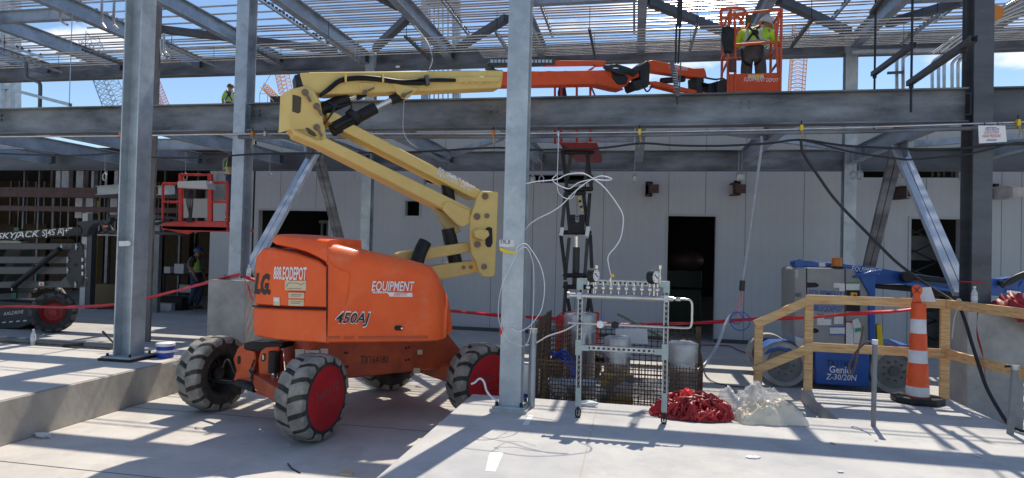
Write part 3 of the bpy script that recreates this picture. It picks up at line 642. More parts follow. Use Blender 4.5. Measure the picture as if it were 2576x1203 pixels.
# ================================================================= wheels
def wheel(parent,c,yaw,r=.42,wd=.32,cover=None,side=1,lug=True,rimm=None,tm=None,lm=None,nl=15,txt=None,rr=.52,solid=False,dm=None):
    """axle direction = +X turned by yaw; side=+1 shows the outer face toward +X"""
    rimm=rimm or M_blacks; tm=tm or M_rub; lm=lm or M_lug
    off=OFF[parent]; loc=Vector(c)-off; rot=(0,0,yaw)
    h=wd/2; ri=r*rr
    q=MB().lathe([(ri*.25,-h*.3),(ri*.3,h*.1),(ri*.8,h*.05),(ri*.93,h*.55),(ri*1.02,h*.75),(ri*1.0,-h*.75),(ri*.8,-h*.5),(ri*.3,-h*.45)],ax='X',n=28)
    q.lathe([(.001,-h*.5),(ri*.34,-h*.5),(ri*.34,h*.45*side if side>0 else h*.1),(.001,h*.5 if side>0 else h*.1)],ax='X',n=16)
    for k in range(8):
        a=k*math.pi/4; p=Vector((side*h*.12,math.cos(a)*ri*.55,math.sin(a)*ri*.55)); q.cyl(p,p+Vector((side*.035,0,0)),.014,6)
    w=q.build('wheel',rimm,parent,local=True,loc=loc,rot=rot,smooth=40)
    rb=r*(.965 if lug else 1)
    pr=[(ri*1.0,-h*.72),(ri*1.12,-h*.93),(r*.78,-h),(rb*.96,-h*.86),(rb,-h*.55),(rb*1.0,h*.55),(rb*.96,h*.86),(r*.78,h),(ri*1.12,h*.93),(ri*1.0,h*.72)]
    ty=MB().lathe(pr,ax='X',n=48,cap=False).build('tyre',tm,w,local=True,smooth=50)
    if lug:
        q=MB(); n=nl
        for s in (-1,1):
            for k in range(n):
                a=(k+(.5 if s>0 else 0))*2*math.pi/n; da=2*math.pi/n
                # chevron bar: from centre (lead) to the shoulder (trail)
                pts=[]
                for (x,an,rr_,t) in ((-.0*s*h,a+da*.26,r*1.0,.47),(s*h*.55,a+da*.05,r*.995,.47),(s*h*.95,a-.02,r*.96,.48),(s*h*1.015,a-.02,r*.87,.42)):
                    for e in (-1,1):
                        b=an+e*da*t*.75; pts.append((Vector((x,math.cos(b)*rr_,math.sin(b)*rr_)),Vector((x*.93,math.cos(b)*rr_*.90,math.sin(b)*rr_*.90))))
                base=len(q.v); vs=[p for pr_ in pts for p in pr_]
                fs=[]
                for j in range(3):
                    i0=j*4; fs+=[(i0,i0+2,i0+6,i0+4),(i0,i0+4,i0+5,i0+1),(i0+2,i0+3,i0+7,i0+6)]
                fs+=[(0,1,3,2),(12,14,15,13)]
                q.add(vs,fs)
        q.build('tread_lugs',lm,w,local=True,bevel=.006,seg=1)
    if cover:
        cm=MB().lathe([(.001,h*1.0),(r*.70,h*1.0),(r*.76,h*.97),(r*.76,h*.9),(.001,h*.9)],ax='X',n=44).build('wheel_cover',cover,w,local=True,smooth=35)
        if txt:
            a=Vector((h*1.0,-r*.42,-r*.02)); b=Vector((h*1.0,r*.5,r*.12))
            t=text(txt[0],a,b,'lettering',txt[2],w,toward=Vector((1,0,0)),hscale=.09,local=True,lift=.003); t.parent=cm
            a=Vector((h*1.0,-r*.12,-r*.22)); b=Vector((h*1.0,r*.38,-r*.13))
            t=text(txt[1],a,b,'lettering',txt[2],w,toward=Vector((1,0,0)),hscale=.04,local=True,lift=.003); t.parent=cm
    if dm:
        MB().lathe([(.001,h*.62),(ri*.9,h*.58),(ri*.98,h*.74),(ri*.98,h*.5),(.001,h*.5)],ax='X',n=30).build('hub_disc',dm,w,local=True,smooth=35)
        q=MB()
        for k in range(9):
            a=k*2*math.pi/9; p=Vector((h*.6,math.cos(a)*ri*.55,math.sin(a)*ri*.55)); q.cyl(p,p+Vector((.03,0,0)),.013,6)
        q.cyl((h*.6,0,0),(h*.95,0,0),ri*.28,16); q.build('wheel_nuts',mat('dim hub steel',(.10,.10,.10)),w,local=True,smooth=40)
    return w
# ================================================================= orange articulated boom lift
jl=thing('boom_lift','big orange articulated boom lift with cream arms, parked on the driveway between the docks','boom lift',(-3.15,6.9,0))
V=Vector((math.cos(R(48)),math.sin(R(48)),0)); UU=Vector((V.y,-V.x,0)); Cc=Vector((-3.15,6.9,0)); Zv=Vector((0,0,1))
WFR=Vector((-3.05,5.76,.425)); WFL=Vector((-4.66,6.50,.425)); WRR=Vector((-1.66,7.02,.425)); WRL=Vector((-3.2,8.05,.425))
grey_ink=mat('faded ink',(.30,.06,.07))
wheel(jl,WFR,R(-6),cover=M_disc,txt=('Sheekots INC','1 800 228 823',grey_ink))
wheel(jl,WFL,R(-10))
wheel(jl,WRR,R(-38),cover=M_disc,txt=('Sheekots INC','1 800 228 823',grey_ink))
wheel(jl,WRL,R(142))
def LC(s,a,z): return Cc+V*s+UU*a+Zv*z     # along chassis, to its right, up
q=MB()
q.prism([LC(-.66,.42,.47),LC(1.15,.42,.47),LC(1.25,.42,.60),LC(.98,.42,.90),LC(-.62,.42,.92),LC(-.70,.42,.80)],-UU*.84)
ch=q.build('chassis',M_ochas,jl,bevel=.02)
text('TX164180',P(905,915,pl=(LC(0,.42,.6),UU)),P(975,914,pl=(LC(0,.42,.6),UU)),'lettering',M_decb,ch,hscale=.085,toward=UU)
PCH=(LC(0,.423,.6),UU)
for x0,y0,x1,y1 in ((743,879,765,900),(768,881,803,893),(806,877,825,900),(1040,926,1056,940),(1050,880,1062,892)):
    sticker(ch,PS([(x0,y0),(x1,y0),(x1,y1),(x0,y1)],pl=PCH),M_labelw if x0<1030 else M_label)
for x,y in ((867,888),(873,888),(1021,876),(1028,874),(1021,906),(1028,905),(868,923),(874,922)):
    c=P(x,y,pl=PCH); MB().cyl(c,c+UU*.006,.012,8).build('hole',M_black,ch)
q=MB()
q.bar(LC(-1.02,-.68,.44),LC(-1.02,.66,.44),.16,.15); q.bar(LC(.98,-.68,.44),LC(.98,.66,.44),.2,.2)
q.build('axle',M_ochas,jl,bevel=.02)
# front end: brackets, rods, cylinders that show between the front wheels
bos=mat('bright orange steel',(.70,.105,.022),(.55,.08,.018),scale=6,rough=.45)
YF=6.22
def fq(x,y,dy=0): return P(x,y,Y=YF+dy)
def fpl(pts,th,name,mm,dy=0,bev=.01): return MB().prism([fq(x,y,dy) for x,y in pts],(0,th,0)).build(name,mm,jl,bevel=bev)
b1=fpl([(586,903),(598,876),(612,868),(618,880),(640,884),(644,905),(640,925),(634,945),(628,962),(608,960),(586,958),(595,935)],.05,'front_bracket',bos,dy=-.02)
MB().prism([fq(x,y,-.024) for x,y in ((597,899),(600,895),(605,897),(605,914),(601,917),(597,914))],(0,.004,0)).build('slot',M_black,b1)
b2=fpl([(649,905),(655,884),(668,874),(700,872),(705,900),(700,950),(684,962),(660,958),(650,940)],.05,'front_bracket',bos,dy=-.06)
MB().prism([fq(x,y,-.066) for x,y in ((657,898),(661,890),(667,890),(667,906),(662,910),(657,907))],(0,.004,0)).build('slot',M_black,b2)
sticker(b2,[fq(660,893,-.07),fq(665,893,-.07),fq(665,905,-.07),fq(660,905,-.07)],M_label)
fpl([(592,934),(604,948),(640,954),(700,958),(712,990),(700,1004),(672,1001),(640,990),(598,966),(586,960)],.16,'axle_beam',bos,dy=.03,bev=.02)
fpl([(612,884),(700,884),(705,950),(640,956),(618,940)],.10,'inner_web',M_ochas,dy=.12)
fpl([(612,863),(636,860),(712,863),(708,878),(640,882),(613,879)],.30,'deck_mat',M_black,dy=-.03)
c=fq(691,884,-.1); q=MB().cyl(c,fq(690,937,-.1),.062,18); q.build('oscillation_cylinder',M_black,jl,smooth=40); MB().cyl(fq(690,937,-.1),fq(690,952,-.1),.034,12).build('cylinder_rod',M_chrome,jl,smooth=40)
MB().tube([fq(535,957,.12),fq(560,960,.05),fq(600,964,-.05)],.02,10).build('tie_rod',M_blacks,jl,smooth=40)
MB().cyl(fq(598,963,-.05),fq(642,978,-.1),.042,14).build('steering_cylinder',M_blacks,jl,smooth=40); MB().cyl(fq(642,978,-.1),fq(668,986,-.12),.02,12).build('cylinder_rod',M_chrome,jl,smooth=40)
MB().tube([fq(666,985,-.12),fq(690,994,-.14),fq(705,1000,-.1)],.03,10).build('rod_end',M_blacks,jl,smooth=40)
random.seed(3)
for pts in (((560,925),(570,905),(580,915),(590,940)),((627,930),(634,945),(628,960),(640,970)),((655,950),(665,965),(660,975),(650,968)),((640,905),(634,925),(640,945),(655,955))):
    MB().tube(spline([fq(x,y,-.08) for x,y in pts],4),.010,6).build('hydraulic_hose',M_cable,jl,smooth=50)
for x,y in ((633,928),(657,948),(628,955)): MB().cyl(fq(x,y,-.09),fq(x,y,-.12),.02,6).build('pivot_bolt',MATS.get('worn pin steel') or M_galvd,jl)
q=MB(); q.lathe([(.5,.90),(.5,.99),(.42,1.0),(.42,.90)],Cc,n=36); q.build('turntable_ring',M_blacks,jl,smooth=40)
# --- turntable hood: lofted along its plan curve
HA=R(35); DA=Vector((math.cos(HA),math.sin(HA),0)); NA=Vector((DA.y,-DA.x,0))     # right side plane
C0=P(821,864,Z=.95); plA=(C0,NA)
HBa=R(168); DB=Vector((math.cos(HBa),math.sin(HBa),0)); NB=Vector((-DB.y,DB.x,0)); 
if NB.y>0: NB=-NB
plB=(C0,NB)
def loft(cols,name,material,parent,inset=.10,deep=.55,bev=0,edge=.03):
    """cols: list of (top point, bottom point, inward dir, z drop at shoulder)"""
    rows=[]
    for t,b,n,dp in cols:
        h=t.z-b.z
        r_=[b+n*deep,b+n*edge,b+Zv*edge*.6,b+Zv*min(.10,h*.2)]
        r_+=[t-Zv*dp+n*0.0,t-Zv*dp*.55+n*inset*.10,t-Zv*dp*.22+n*inset*.38,t-Zv*dp*.05+n*inset*.8,t+n*inset*1.4,t+n*deep]
        rows.append(r_)
    q=MB().grid(rows)
    n0=len(rows[0]); k=len(rows)
    q.f.append(tuple(range(n0))); q.f.append(tuple(range((k-1)*n0,k*n0))[::-1])
    return q.build(name,material,parent,smooth=42,bevel=bev)
def lin(tab,x):
    for (x0,y0),(x1,y1) in zip(tab,tab[1:]):
        if x0<=x<=x1: return y0+(y1-y0)*(x-x0)/(x1-x0)
    return tab[-1][1] if x>tab[-1][0] else tab[0][1]
topA=[(822,603),(854,611),(944,632),(1004,646),(1044,655),(1066,661),(1084,665)]
botA=[(820,864),(1000,862),(1084,860)]
cols=[]
for x in (822.5,824,835,860,900,944,980,1010,1040,1060,1075,1084):
    t=P(x,lin(topA,x),pl=plA); b=P(x,lin(botA,x),pl=plA); t=Vector((b.x,b.y,t.z)) if False else t
    cols.append((t,b,-NA,.16 if x>830 else .10))
# rounded tail
tl=[(1084,665),(1098,673),(1110,687),(1120,705),(1128,728),(1134,752),(1138,785)]
e0=P(1084,860,pl=plA)
p=Vector(e0); ang=HA
tails=[(1098,HA+R(14)),(1110,HA+R(30)),(1120,HA+R(48)),(1128,HA+R(68)),(1134,HA+R(88)),(1136.5,HA+R(100))]
prev=Vector(e0)
for (x,a) in tails:
    d=Vector((math.cos(a),math.sin(a),0)); n=Vector((d.y,-d.x,0)); q0=P(x,859,pl=(prev,n)); t=P(x,lin(tl,x),pl=(prev,n)); b=Vector((q0.x,q0.y,e0.z)); t=Vector((q0.x,q0.y,t.z))
    cols.append((t,b,-n,.22)); prev=b
hood=loft(cols,'side_hood',M_orange,jl,inset=.16,deep=.42)
# left panels (nose of the counterweight)
def colsB(xs,top,bot,dp,sh=0):
    out=[]
    for x in xs:
        t=P(x,lin(top,x),pl=(C0+NB*sh,NB)); b=P(x,lin(bot,x),pl=(C0+NB*sh,NB)); n=-NB
        out.append([t,b,n,dp])
    # curl the left edge backward
    if out: 
        for k,(f,g) in enumerate(((.12,.5),(.04,.8))):
            out[k][0]=out[k][0]-NB*f; out[k][1]=out[k][1]-NB*f
    return [tuple(o) for o in out]
up_t=[(637,668),(645,640),(655,624),(670,621),(689,623),(749,635),(804,655),(821,670)]
p1=loft(colsB((626,634,645,660,689,720,749,780,804,814,820),up_t,[(637,768),(700,772),(820,776)],.04),'upper_side_panel',M_orange,jl,inset=.05,deep=.5)
p2=loft(colsB((622,630,644,665,700,740,780,810,820),[(633,772),(700,776),(820,780)],[(633,836),(645,848),(700,857),(820,865)],.03,.015),'counterweight_panel',M_orange,jl,inset=.04,deep=.5)
cv_t=[(674,604),(684,589),(700,586.5),(760,593),(822,602)]; cv_b=[(674,609),(684,615),(720,623),(760,631),(800,650),(822,664)]
p3=loft(colsB((674,678,690,710,740,770,800,823),cv_t,cv_b,.035,.015),'hood_cover',M_orange,jl,inset=.14,deep=.55)
core=MB().prism([C0+DA*.01+Zv*.02-NB*.06-NA*.02]+[P(x,y,pl=(C0-NB*.08,NB)) for x,y in ((818,660),(700,640),(655,650),(645,835),(700,850),(815,860))],-NB*.45)
core.build('inner_frame',M_black,jl)
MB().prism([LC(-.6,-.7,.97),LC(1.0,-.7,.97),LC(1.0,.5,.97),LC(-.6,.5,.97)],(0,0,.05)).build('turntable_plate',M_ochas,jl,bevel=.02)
# far side hood so the machine is whole from other angles
FS=[LC(-.35,-.5,1.0),LC(1.0,-.5,1.0),LC(1.0,-.5,1.35),LC(.2,-.5,1.45),LC(-.35,-.5,1.5)]
MB().prism(FS,-UU*.38).build('far_hood',M_orange,jl,bevel=.06,seg=3)
# hood details
def onA(x,y): return P(x,y,pl=plA)
q=MB().prism([onA(x,y) for x,y in ((992,822),(996,819),(1008,819.5),(1012,822),(1012,829),(1008,831.5),(996,831),(992,828))],NA*.02); q.build('handle',M_black,hood,bevel=.006)
q=MB(); c=onA(1009,825.5)+NA*.02; q.cyl(c,c+NA*.006,.009,10); q.build('key_lock',M_chrome,hood)
for x0,x1 in ((826,856),(864,891),(901,1076)):
    q=MB().prism([onA(x0,846),onA(x1,846-(x1-x0)*.006),onA(x1,853-(x1-x0)*.006),onA(x0,853.5)],NA*.008); q.build('vent_rib',mat('deep orange',(.52,.09,.025),rough=.5),hood,bevel=.004,seg=1)
# raised feature line that runs down the hood
q=MB()
ridge=[(825,652),(838,668),(848,674),(864,682),(875,684),(880,692),(878,720),(868,770)]
q.tube([onA(x,y)+NA*.0 for x,y in ridge],.007,6); q.build('panel_crease',M_orange,hood,smooth=60)
q=MB(); q.tube([onA(823,666)+NA*.001,onA(823,776),onA(821,862)],.008,6); q.tube([P(x,y,pl=plB)+NB*.003 for x,y in ((636,770),(700,774),(820,778))],.008,6)
q.tube([P(x,y,pl=plB)+NB*.004 for x,y in ((690,622),(749,634),(804,654),(821,668))],.009,6); q.build('panel_gap',M_black,jl,smooth=60)
# lettering
text('EQUIPMENT',onA(934,731),onA(1041,732),'lettering',M_dec,hood,hscale=.095,shear=.18,bold=.014,toward=NA,lift=.012)
q=MB().prism([onA(x,y) for x,y in ((974,735),(1037,737),(1037,747),(980,746))],NA*.008); q.build('logo_bar',M_dec,hood)
text('DEPOT',onA(990,744.5),onA(1024,744.5),'lettering',M_orange,hood,hscale=.031,shear=.18,toward=NA,lift=.016)
q=MB()
for k in range(9): x=936+k*4.3; q.prism([onA(x,733),onA(x+2.7,733),onA(x+5,738),onA(x+2.3,738)],NA*.008)
q.build('logo_stripes',M_dec,hood)
text('450AJ',onA(842,813)-NA*.0,onA(931,814),'lettering',M_dec,hood,hscale=.115,shear=.25,bold=.034,toward=NA,lift=.008)
text('450AJ',onA(844,812),onA(929,813),'lettering',M_decb,hood,hscale=.100,shear=.25,bold=.012,toward=NA,lift=.013)
def onB(x,y): return P(x,y,pl=plB)
text('888.EQDEPOT',onB(689,702),onB(772,705),'lettering',M_dec,p1,hscale=.125,shear=.12,bold=.02,toward=NB,lift=.006)
text('LG.',onB(640,736),onB(681,739),'lettering',M_decb,p1,hscale=.19,shear=.22,bold=.05,toward=NB,lift=.006)
for x0,y0,x1,y1,mm in ((718,706,771,730,M_label),(727,732,767,736,M_tape),(727,736,766,750,M_label),(727,750,766,754,M_coneo),(727,754,765,769,M_label),(689,747,705,768,M_label),(691,749,703,758,M_dec)):
    sticker(p1,[onB(x0,y0),onB(x1,y0+1),onB(x1,y1+1),onB(x0,y1)],mm,lift=.006 if mm is not M_dec else .008)
q=MB()
for (a,b) in (((722,722),(727,712)),((727,712),(745,712)),((745,712),(760,716)),((760,716),(768,712)),((724,726),(760,726)),((733,741),(762,741)),((733,745),(757,745)),((733,759),(762,759)),((733,763),(757,763))):
    q.bar(onB(*a)+NB*.008,onB(*b)+NB*.008,.006,.003)
q.build('sticker_print',M_decb,p1)
# exhaust
q=MB().tube(spline([P(1050,664,pl=(LC(.3,.35,1),UU)),P(1052,650,pl=(LC(.3,.35,1),UU)),P(1060,628,pl=(LC(.3,.35,1),UU)),P(1070,608,pl=(LC(.3,.35,1),UU))],5),[.075]*16,16,cap=False)
q.build('exhaust_pipe',M_black,jl,smooth=50,thick=.008)
# --- boom, built in its own vertical plane
BA=R(36); Wd=Vector((math.cos(BA),math.sin(BA),0)); BN=Vector((Wd.y,-Wd.x,0))
def bp(x,y,o=0): return P(x,y,pl=(Cc+BN*o,BN))
def plate(pts,o,th,name,mm,par=jl,bev=.012,sm=None):
    return MB().prism([bp(x,y,o) for x,y in pts],-BN*th).build(name,mm,par,bevel=bev,smooth=sm)
# tower links behind the hood
plate([(999,639),(1010,634),(1181,609),(1184,634),(1060,656),(1000,666)],.12,.24,'upper_link',M_cream)
plate([(1080,672),(1096,668),(1194,655),(1204,685),(1114,704),(1090,700)],.12,.24,'lower_link',M_cream)
tw=plate([(1214,480),(1254,483),(1250,602),(1246,690),(1240,697),(1217,697),(1204,684),(1196,655),(1186,640),(1183,600),(1184,548),(1200,500)],.24,.05,'upright',M_cream)
plate([(1214,480),(1254,483),(1250,602),(1246,690),(1240,697),(1217,697),(1204,684),(1196,655),(1186,640),(1183,600),(1184,548),(1200,500)],-.19,.05,'upright',M_cream)
each(lambda q,x,y,rr: q.cyl(bp(x,y,.242),bp(x,y,.262),rr*.0052,16),((1221,494,8),(1200,545,8),(1225,543,6),(1201,615,8),(1218,671,7),(1166,673,5),(1184,672,5)),'pivot_pin',mat('worn pin steel',(.16,.10,.07),(.24,.18,.13),scale=30,rough=.5,metal=.5),tw,smooth=40)
q=MB().prism([bp(x,y,.243) for x,y in ((1221,578),(1225,572),(1232,571),(1238,575),(1239,612),(1234,622),(1226,622),(1221,615))],BN*.004); q.build('slot',M_black,tw)
MB().prism([bp(x,y,.245) for x,y in ((1186,583),(1198,576),(1222,580),(1226,592),(1212,606),(1190,598))],BN*.08).build('bracket',M_cream,tw,bevel=.01)
# raised arms
ua=plate([(822,284),(846,283),(896,316),(1211,480),(1200,503),(866,331),(826,306)],.14,.30,'upper_arm',M_cream)
la=plate([(735,322),(770,322),(826,349),(1190,526),(1180,562),(1115,526),(797,363),(740,340)],.17,.35,'lower_arm',M_cream)
q=MB(); 
for pts,o,th in (([(790,330),(866,333),(1196,505),(1186,512),(850,346)],.10,.04),):
    q.prism([bp(x,y,o) for x,y in pts],-BN*th)
plate([(1118,510),(1130,506),(1184,530),(1184,562),(1165,572),(1150,565),(1114,528)],.20,.03,'arm_cheek',M_cream,la)
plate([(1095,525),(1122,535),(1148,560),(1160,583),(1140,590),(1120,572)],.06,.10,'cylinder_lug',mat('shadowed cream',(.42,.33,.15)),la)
text('EQUIPMENT DEPOT',bp(1098,437,.14),bp(1188,485,.14),'lettering',M_dec,ua,hscale=.085,toward=BN,bold=.02,lift=.006,up=(0,0,1))
q=MB(); q.cyl(bp(1124,460,-.02),bp(1138,560,-.02),.075,18); q.cyl(bp(1127,575,0),bp(1146,662,0),.085,18); q.build('lift_cylinder',M_black,jl,smooth=40)
MB().cyl(bp(1142,600,.02),bp(1150,660,.02),.03,12).build('cylinder_rod',M_chrome,jl,smooth=40)
# elbow bracket
eb=plate([(731,224),(764,216),(780,221),(792,230),(806,254),(822,346),(814,356),(797,357),(728,326)],.17,.03,'elbow_bracket',M_cream,bev=.02)
plate([(731,224),(764,216),(780,221),(792,230),(806,254),(822,346),(814,356),(797,357),(728,326)],-.17,.03,'elbow_bracket',M_cream,bev=.02)
A_,B_,C_,D_=bp(731,224,.17),bp(728,326,.17),bp(700,334,.02),bp(704,240,.02); E_,F_=bp(731,224,-.16),bp(728,326,-.16); qd=Wd*.025
MB().add([D_,C_,B_,A_,D_+qd,C_+qd,B_+qd,A_+qd],[(0,1,2,3),(4,7,6,5),(0,4,5,1),(2,6,7,3),(0,3,7,4),(1,5,6,2)]).build('front_plate',M_cream,eb,bevel=.01)
MB().add([D_,C_,F_,E_,D_+qd,C_+qd,F_+qd,E_+qd],[(0,1,2,3),(4,7,6,5),(0,4,5,1),(2,6,7,3),(0,3,7,4),(1,5,6,2)]).build('front_plate',M_cream,eb,bevel=.01)
MB().prism([C_,B_,F_],(0,0,.02)).build('nose_plate',M_cream,eb)
q=MB(); q.prism([bp(728,326,.165),bp(797,357,.165),bp(797,351,.165),bp(728,320,.165)],-BN*.33); q.build('bottom_plate',M_cream,eb)
q=MB().prism([bp(x,y,.172) for x,y in ((736,238),(752,242),(758,246),(756,282),(750,286),(735,281))],BN*.004); q.build('window_opening',mat('recess brown',(.07,.05,.02)),eb,bevel=.004)
q=MB().prism([bp(x,y,.172) for x,y in ((768,322),(776,322),(792,334),(796,343),(788,344),(776,336))],BN*.004); q.build('slot',mat('recess brown',(.07,.05,.02)),eb)
for x,y in ((767,233),(796,268),(796,321)):
    q=MB(); c=bp(x,y,.172); q.cyl(c,c+BN*.03,.035,14); q.bar(c+BN*.03+Vector((0,0,.0)),c+BN*.03+Wd*.06-Zv*.10,.03,.025)
    q.build('pivot_pin',MATS['worn pin steel'],eb,smooth=40)
c=bp(703,270,.0)
# main boom
mb_=plate([(752,184),(774,181),(1268,176),(1262,221),(1056,229),(824,237),(792,234),(762,218)],.13,.26,'main_boom',M_cream,bev=.018)
plate([(741,189),(775,180),(780,181),(763,216),(745,219)],.125,.25,'end_cap',M_blacks,mb_,bev=.006)
plate([(900,206),(942,208),(943,222),(938,228),(915,233),(906,226)],.15,.05,'cylinder_lug',M_cream,mb_)
plate([(988,208),(1056,222),(1047,229),(1028,247),(1012,248),(1000,236)],.16,.05,'cylinder_lug',M_cream,mb_)
for x,y in ((917,233),(1014,241)):
    q=MB(); c=bp(x,y,.165); q.cyl(c,c+BN*.03,.028,14); q.bar(c+BN*.03,c+BN*.03+Wd*.10+Zv*.06,.02,.02)
    q.build('pivot_pin',MATS['worn pin steel'],mb_,smooth=40)
plate([(1136,196),(1152,192),(1262,192),(1258,206),(1140,208)],.155,.025,'cable_tray',M_cream,mb_)
q=MB()
for k in range(5): q.prism([bp(x,y,.157) for x,y in ((1166+k*17,208),(1178+k*17,208),(1178+k*17,211),(1166+k*17,211))],BN*.01)
q.build('tray_tab',M_cream,mb_)
random.seed(5)
q=MB()
for k in range(6):
    o=k*1.6
    path=[(804,243-o*.4),(830,226-o),(850,210-o),(870,203-o),(910,200-o*1.1),(960,204-o),(1010,210-o*.9),(1062,212-o*1.6),(1075,204-o*.4),(1100,204-o*.6),(1146,204-o*.4)]
    q.tube(spline([bp(x,y,.155+.012*(k%3)) for x,y in path],5),.014,6)
q.build('hydraulic_hose',M_cable,mb_,smooth=60)
q=MB()
for x,y0,y1 in ((869,190,207),(963,188,206)): q.tube([bp(x,y0+2,.135),bp(x,y0,.2),bp(x+1,y1,.2),bp(x-1,y1+1,.135)],.012,6)
q.build('hose_guide',M_cream,mb_,smooth=50)
MB().prism([bp(x,y,.135) for x,y in ((1066,191),(1074,191),(1078,217),(1068,217))],BN*.07).build('hose_clamp',M_galvd,mb_,bevel=.008)
# elbow cylinders
q=MB(); q.cyl(bp(810,276,-.02),bp(876,248,-.02),.075,18); q.cyl(bp(834,330,.1),bp(944,272,.1),.068,18); q.cyl(bp(884,300,.12),bp(895,290,.12),.10,12); q.cyl(bp(838,322,.17),bp(906,288,.17),.035,12); q.cyl(bp(838,318,.12),bp(880,296,.12),.05,12)
q.build('lift_cylinder',M_black,jl,smooth=40)
each(lambda q,a,b,o: q.cyl(bp(*a,o),bp(*b,o),.032,14),(((876,248),(912,234),-.02),((944,272),(996,246),.1)),'cylinder_rod',M_chrome,jl,smooth=40)
each(lambda q,a,b,o: q.cyl(bp(*a,o),bp(*b,o),.057,14),(((895,241),(917,231),-.02),((984,252),(1012,240),.1)),'rod_end',M_black,jl,smooth=40)
q=MB(); q.tube(spline([bp(815,312,.18),bp(835,285,.2),bp(845,262,.19)],5),.012,6); q.tube(spline([bp(824,255,.1),bp(850,268,.12),bp(880,262,.1),bp(884,274,.1)],5),.012,6); q.build('hydraulic_hose',M_cable,jl,smooth=50)
# energy chain
def chainp(path,o):
    pts=spline([bp(x,y,o) for x,y in path],8); q=MB(); 
    acc=0; last=pts[0]
    for a,b in zip(pts,pts[1:]):
        acc+=(b-a).length
        if acc>.05: q.bar(last,b,.09,.075,up=BN); last=b; acc=0
    return q
chainp([(1262,187),(1245,186),(1232,178),(1231,168),(1238,161),(1255,158),(1330,157),(1392,156)],.06).build('energy_chain',mat('dark olive plastic',(.03,.04,.035)),mb_)
q=MB()
for k in range(17): 
    c=bp(1238+k*9.2,155,.105); q.box(c,(.035,.035,.04))
q.build('chain_link_cap',M_strut,mb_)
# red telescopic section and jib
ib=plate([(1258,180),(1533,176),(1541,181),(1570,226),(1553,224),(1502,212),(1262,216)],.10,.20,'inner_boom',M_boomr,bev=.012)
plate([(1394,152),(1524,153),(1523,166),(1500,167),(1490,176),(1480,176),(1500,164),(1372,166),(1372,162),(1394,162)],.07,.06,'chain_rail',M_boomr,ib,bev=.005)
plate([(1538,170),(1564,178),(1582,196),(1576,212),(1556,212),(1542,196)],.12,.24,'rotator',M_blacks,jl)
plate([(1578,190),(1584,178),(1606,174),(1618,180),(1620,190),(1590,200),(1576,216),(1555,226),(1562,212)],.09,.18,'jib_link',M_boomr,jl)
q=MB(); random.seed(9)
for k in range(9):
    a=bp(1520+random.uniform(-3,8),164+random.uniform(0,14),.1); b=bp(1600+random.uniform(-8,10),174+random.uniform(0,20),.12); c=bp(1558,168+random.uniform(-3,18),.2); q.tube(spline([a,c,b],6),.016,6)
q.tube(spline([bp(1618,205,.1),bp(1622,224,.12),bp(1630,230,.1),bp(1642,214,.1)],6),.012,6)
q.build('hydraulic_hose',M_cable,jl,smooth=60)
plate([(1609,166),(1628,152),(1636,160),(1634,212),(1630,220),(1614,220),(1602,228),(1597,222),(1592,204),(1612,200)],.12,.24,'jib_pivot_block',M_blacks,jl)
ju=plate([(1630,154),(1640,151),(1650,152),(1745,172),(1772,171),(1776,180),(1779,196),(1765,197),(1634,178)],.07,.14,'jib_arm',M_boomr,jl,bev=.01)
text('EQUIPMENT DEPOT',bp(1684,172,.07),bp(1730,179,.07),'lettering',M_dec,ju,hscale=.05,toward=BN,lift=.006)
plate([(1634,205),(1650,204),(1778,233),(1776,242),(1752,239),(1636,212)],.09,.05,'jib_arm',M_boomr,jl,bev=.006)
plate([(1640,214),(1752,243),(1745,245),(1636,218)],-.03,.05,'jib_arm',M_boomr,jl,bev=.006)
q=MB(); q.cyl(bp(1664,204,0),bp(1720,199,0),.045,12); q.build('jib_cylinder',M_black,jl,smooth=40)
MB().cyl(bp(1583,212,0),bp(1612,216,0),.03,10).build('jib_rod',M_chrome,jl,smooth=40)
plate([(1752,194),(1771,195),(1772,206),(1766,210),(1768,240),(1754,241)],.10,.2,'basket_bracket',M_blacks,jl)
plate([(1766,206),(1780,210),(1806,208),(1806,236),(1780,239),(1766,240),(1762,236),(1780,234),(1784,212)],.08,.16,'basket_bracket',M_blacks,jl)
plate([(1806,204),(1820,199),(1829,203),(1829,241),(1806,242)],.16,.3,'basket_rotator',M_blacks,jl)
q=MB(); q.tube(spline([bp(1775,196,.1),bp(1800,200,.12),bp(1818,198,.1),bp(1830,206,.1)],6),.014,6); q.build('hydraulic_hose',M_cable,jl,smooth=60)
# --- basket at the end of the jib
kb=P(1896,230,pl=(Cc,BN)); YK=9.95; print('basket plane',kb)
def kf(x,y,dy=0): return P(x,y,Y=YK+dy)
x0,x1=kf(1831,200).x,kf(1963,200).x; zf=kf(1896,277).z; DK=.72
def zz(y): return kf(1896,y).z
q=MB(); q.bb((x0,YK,zf),(x1,YK+DK,zf+.05)); q.bb((x0,YK-.0,zz(246)),(x1,YK+.03,zz(184))); q.bb((x0-.002,YK+.031,zz(246)),(x0+.03,YK+DK,zz(200))); q.bb((x1-.03,YK+.031,zz(246)),(x1+.002,YK+DK,zz(200)))
bk=q.build('basket_panel',M_boomr,jl,bevel=.012)
text('EQUIPMENT DEPOT',kf(1871,204),kf(1958,207),'lettering',M_dec,bk,hscale=.055,shear=.2,toward=Vector((0,-1,0)),lift=.004,bold=.01)
for k in range(4): sticker(bk,[kf(1882+k*10,188),kf(1891+k*10,188),kf(1891+k*10,197),kf(1882+k*10,197)],M_label if k!=2 else M_yel)
q=MB(); r_=.021
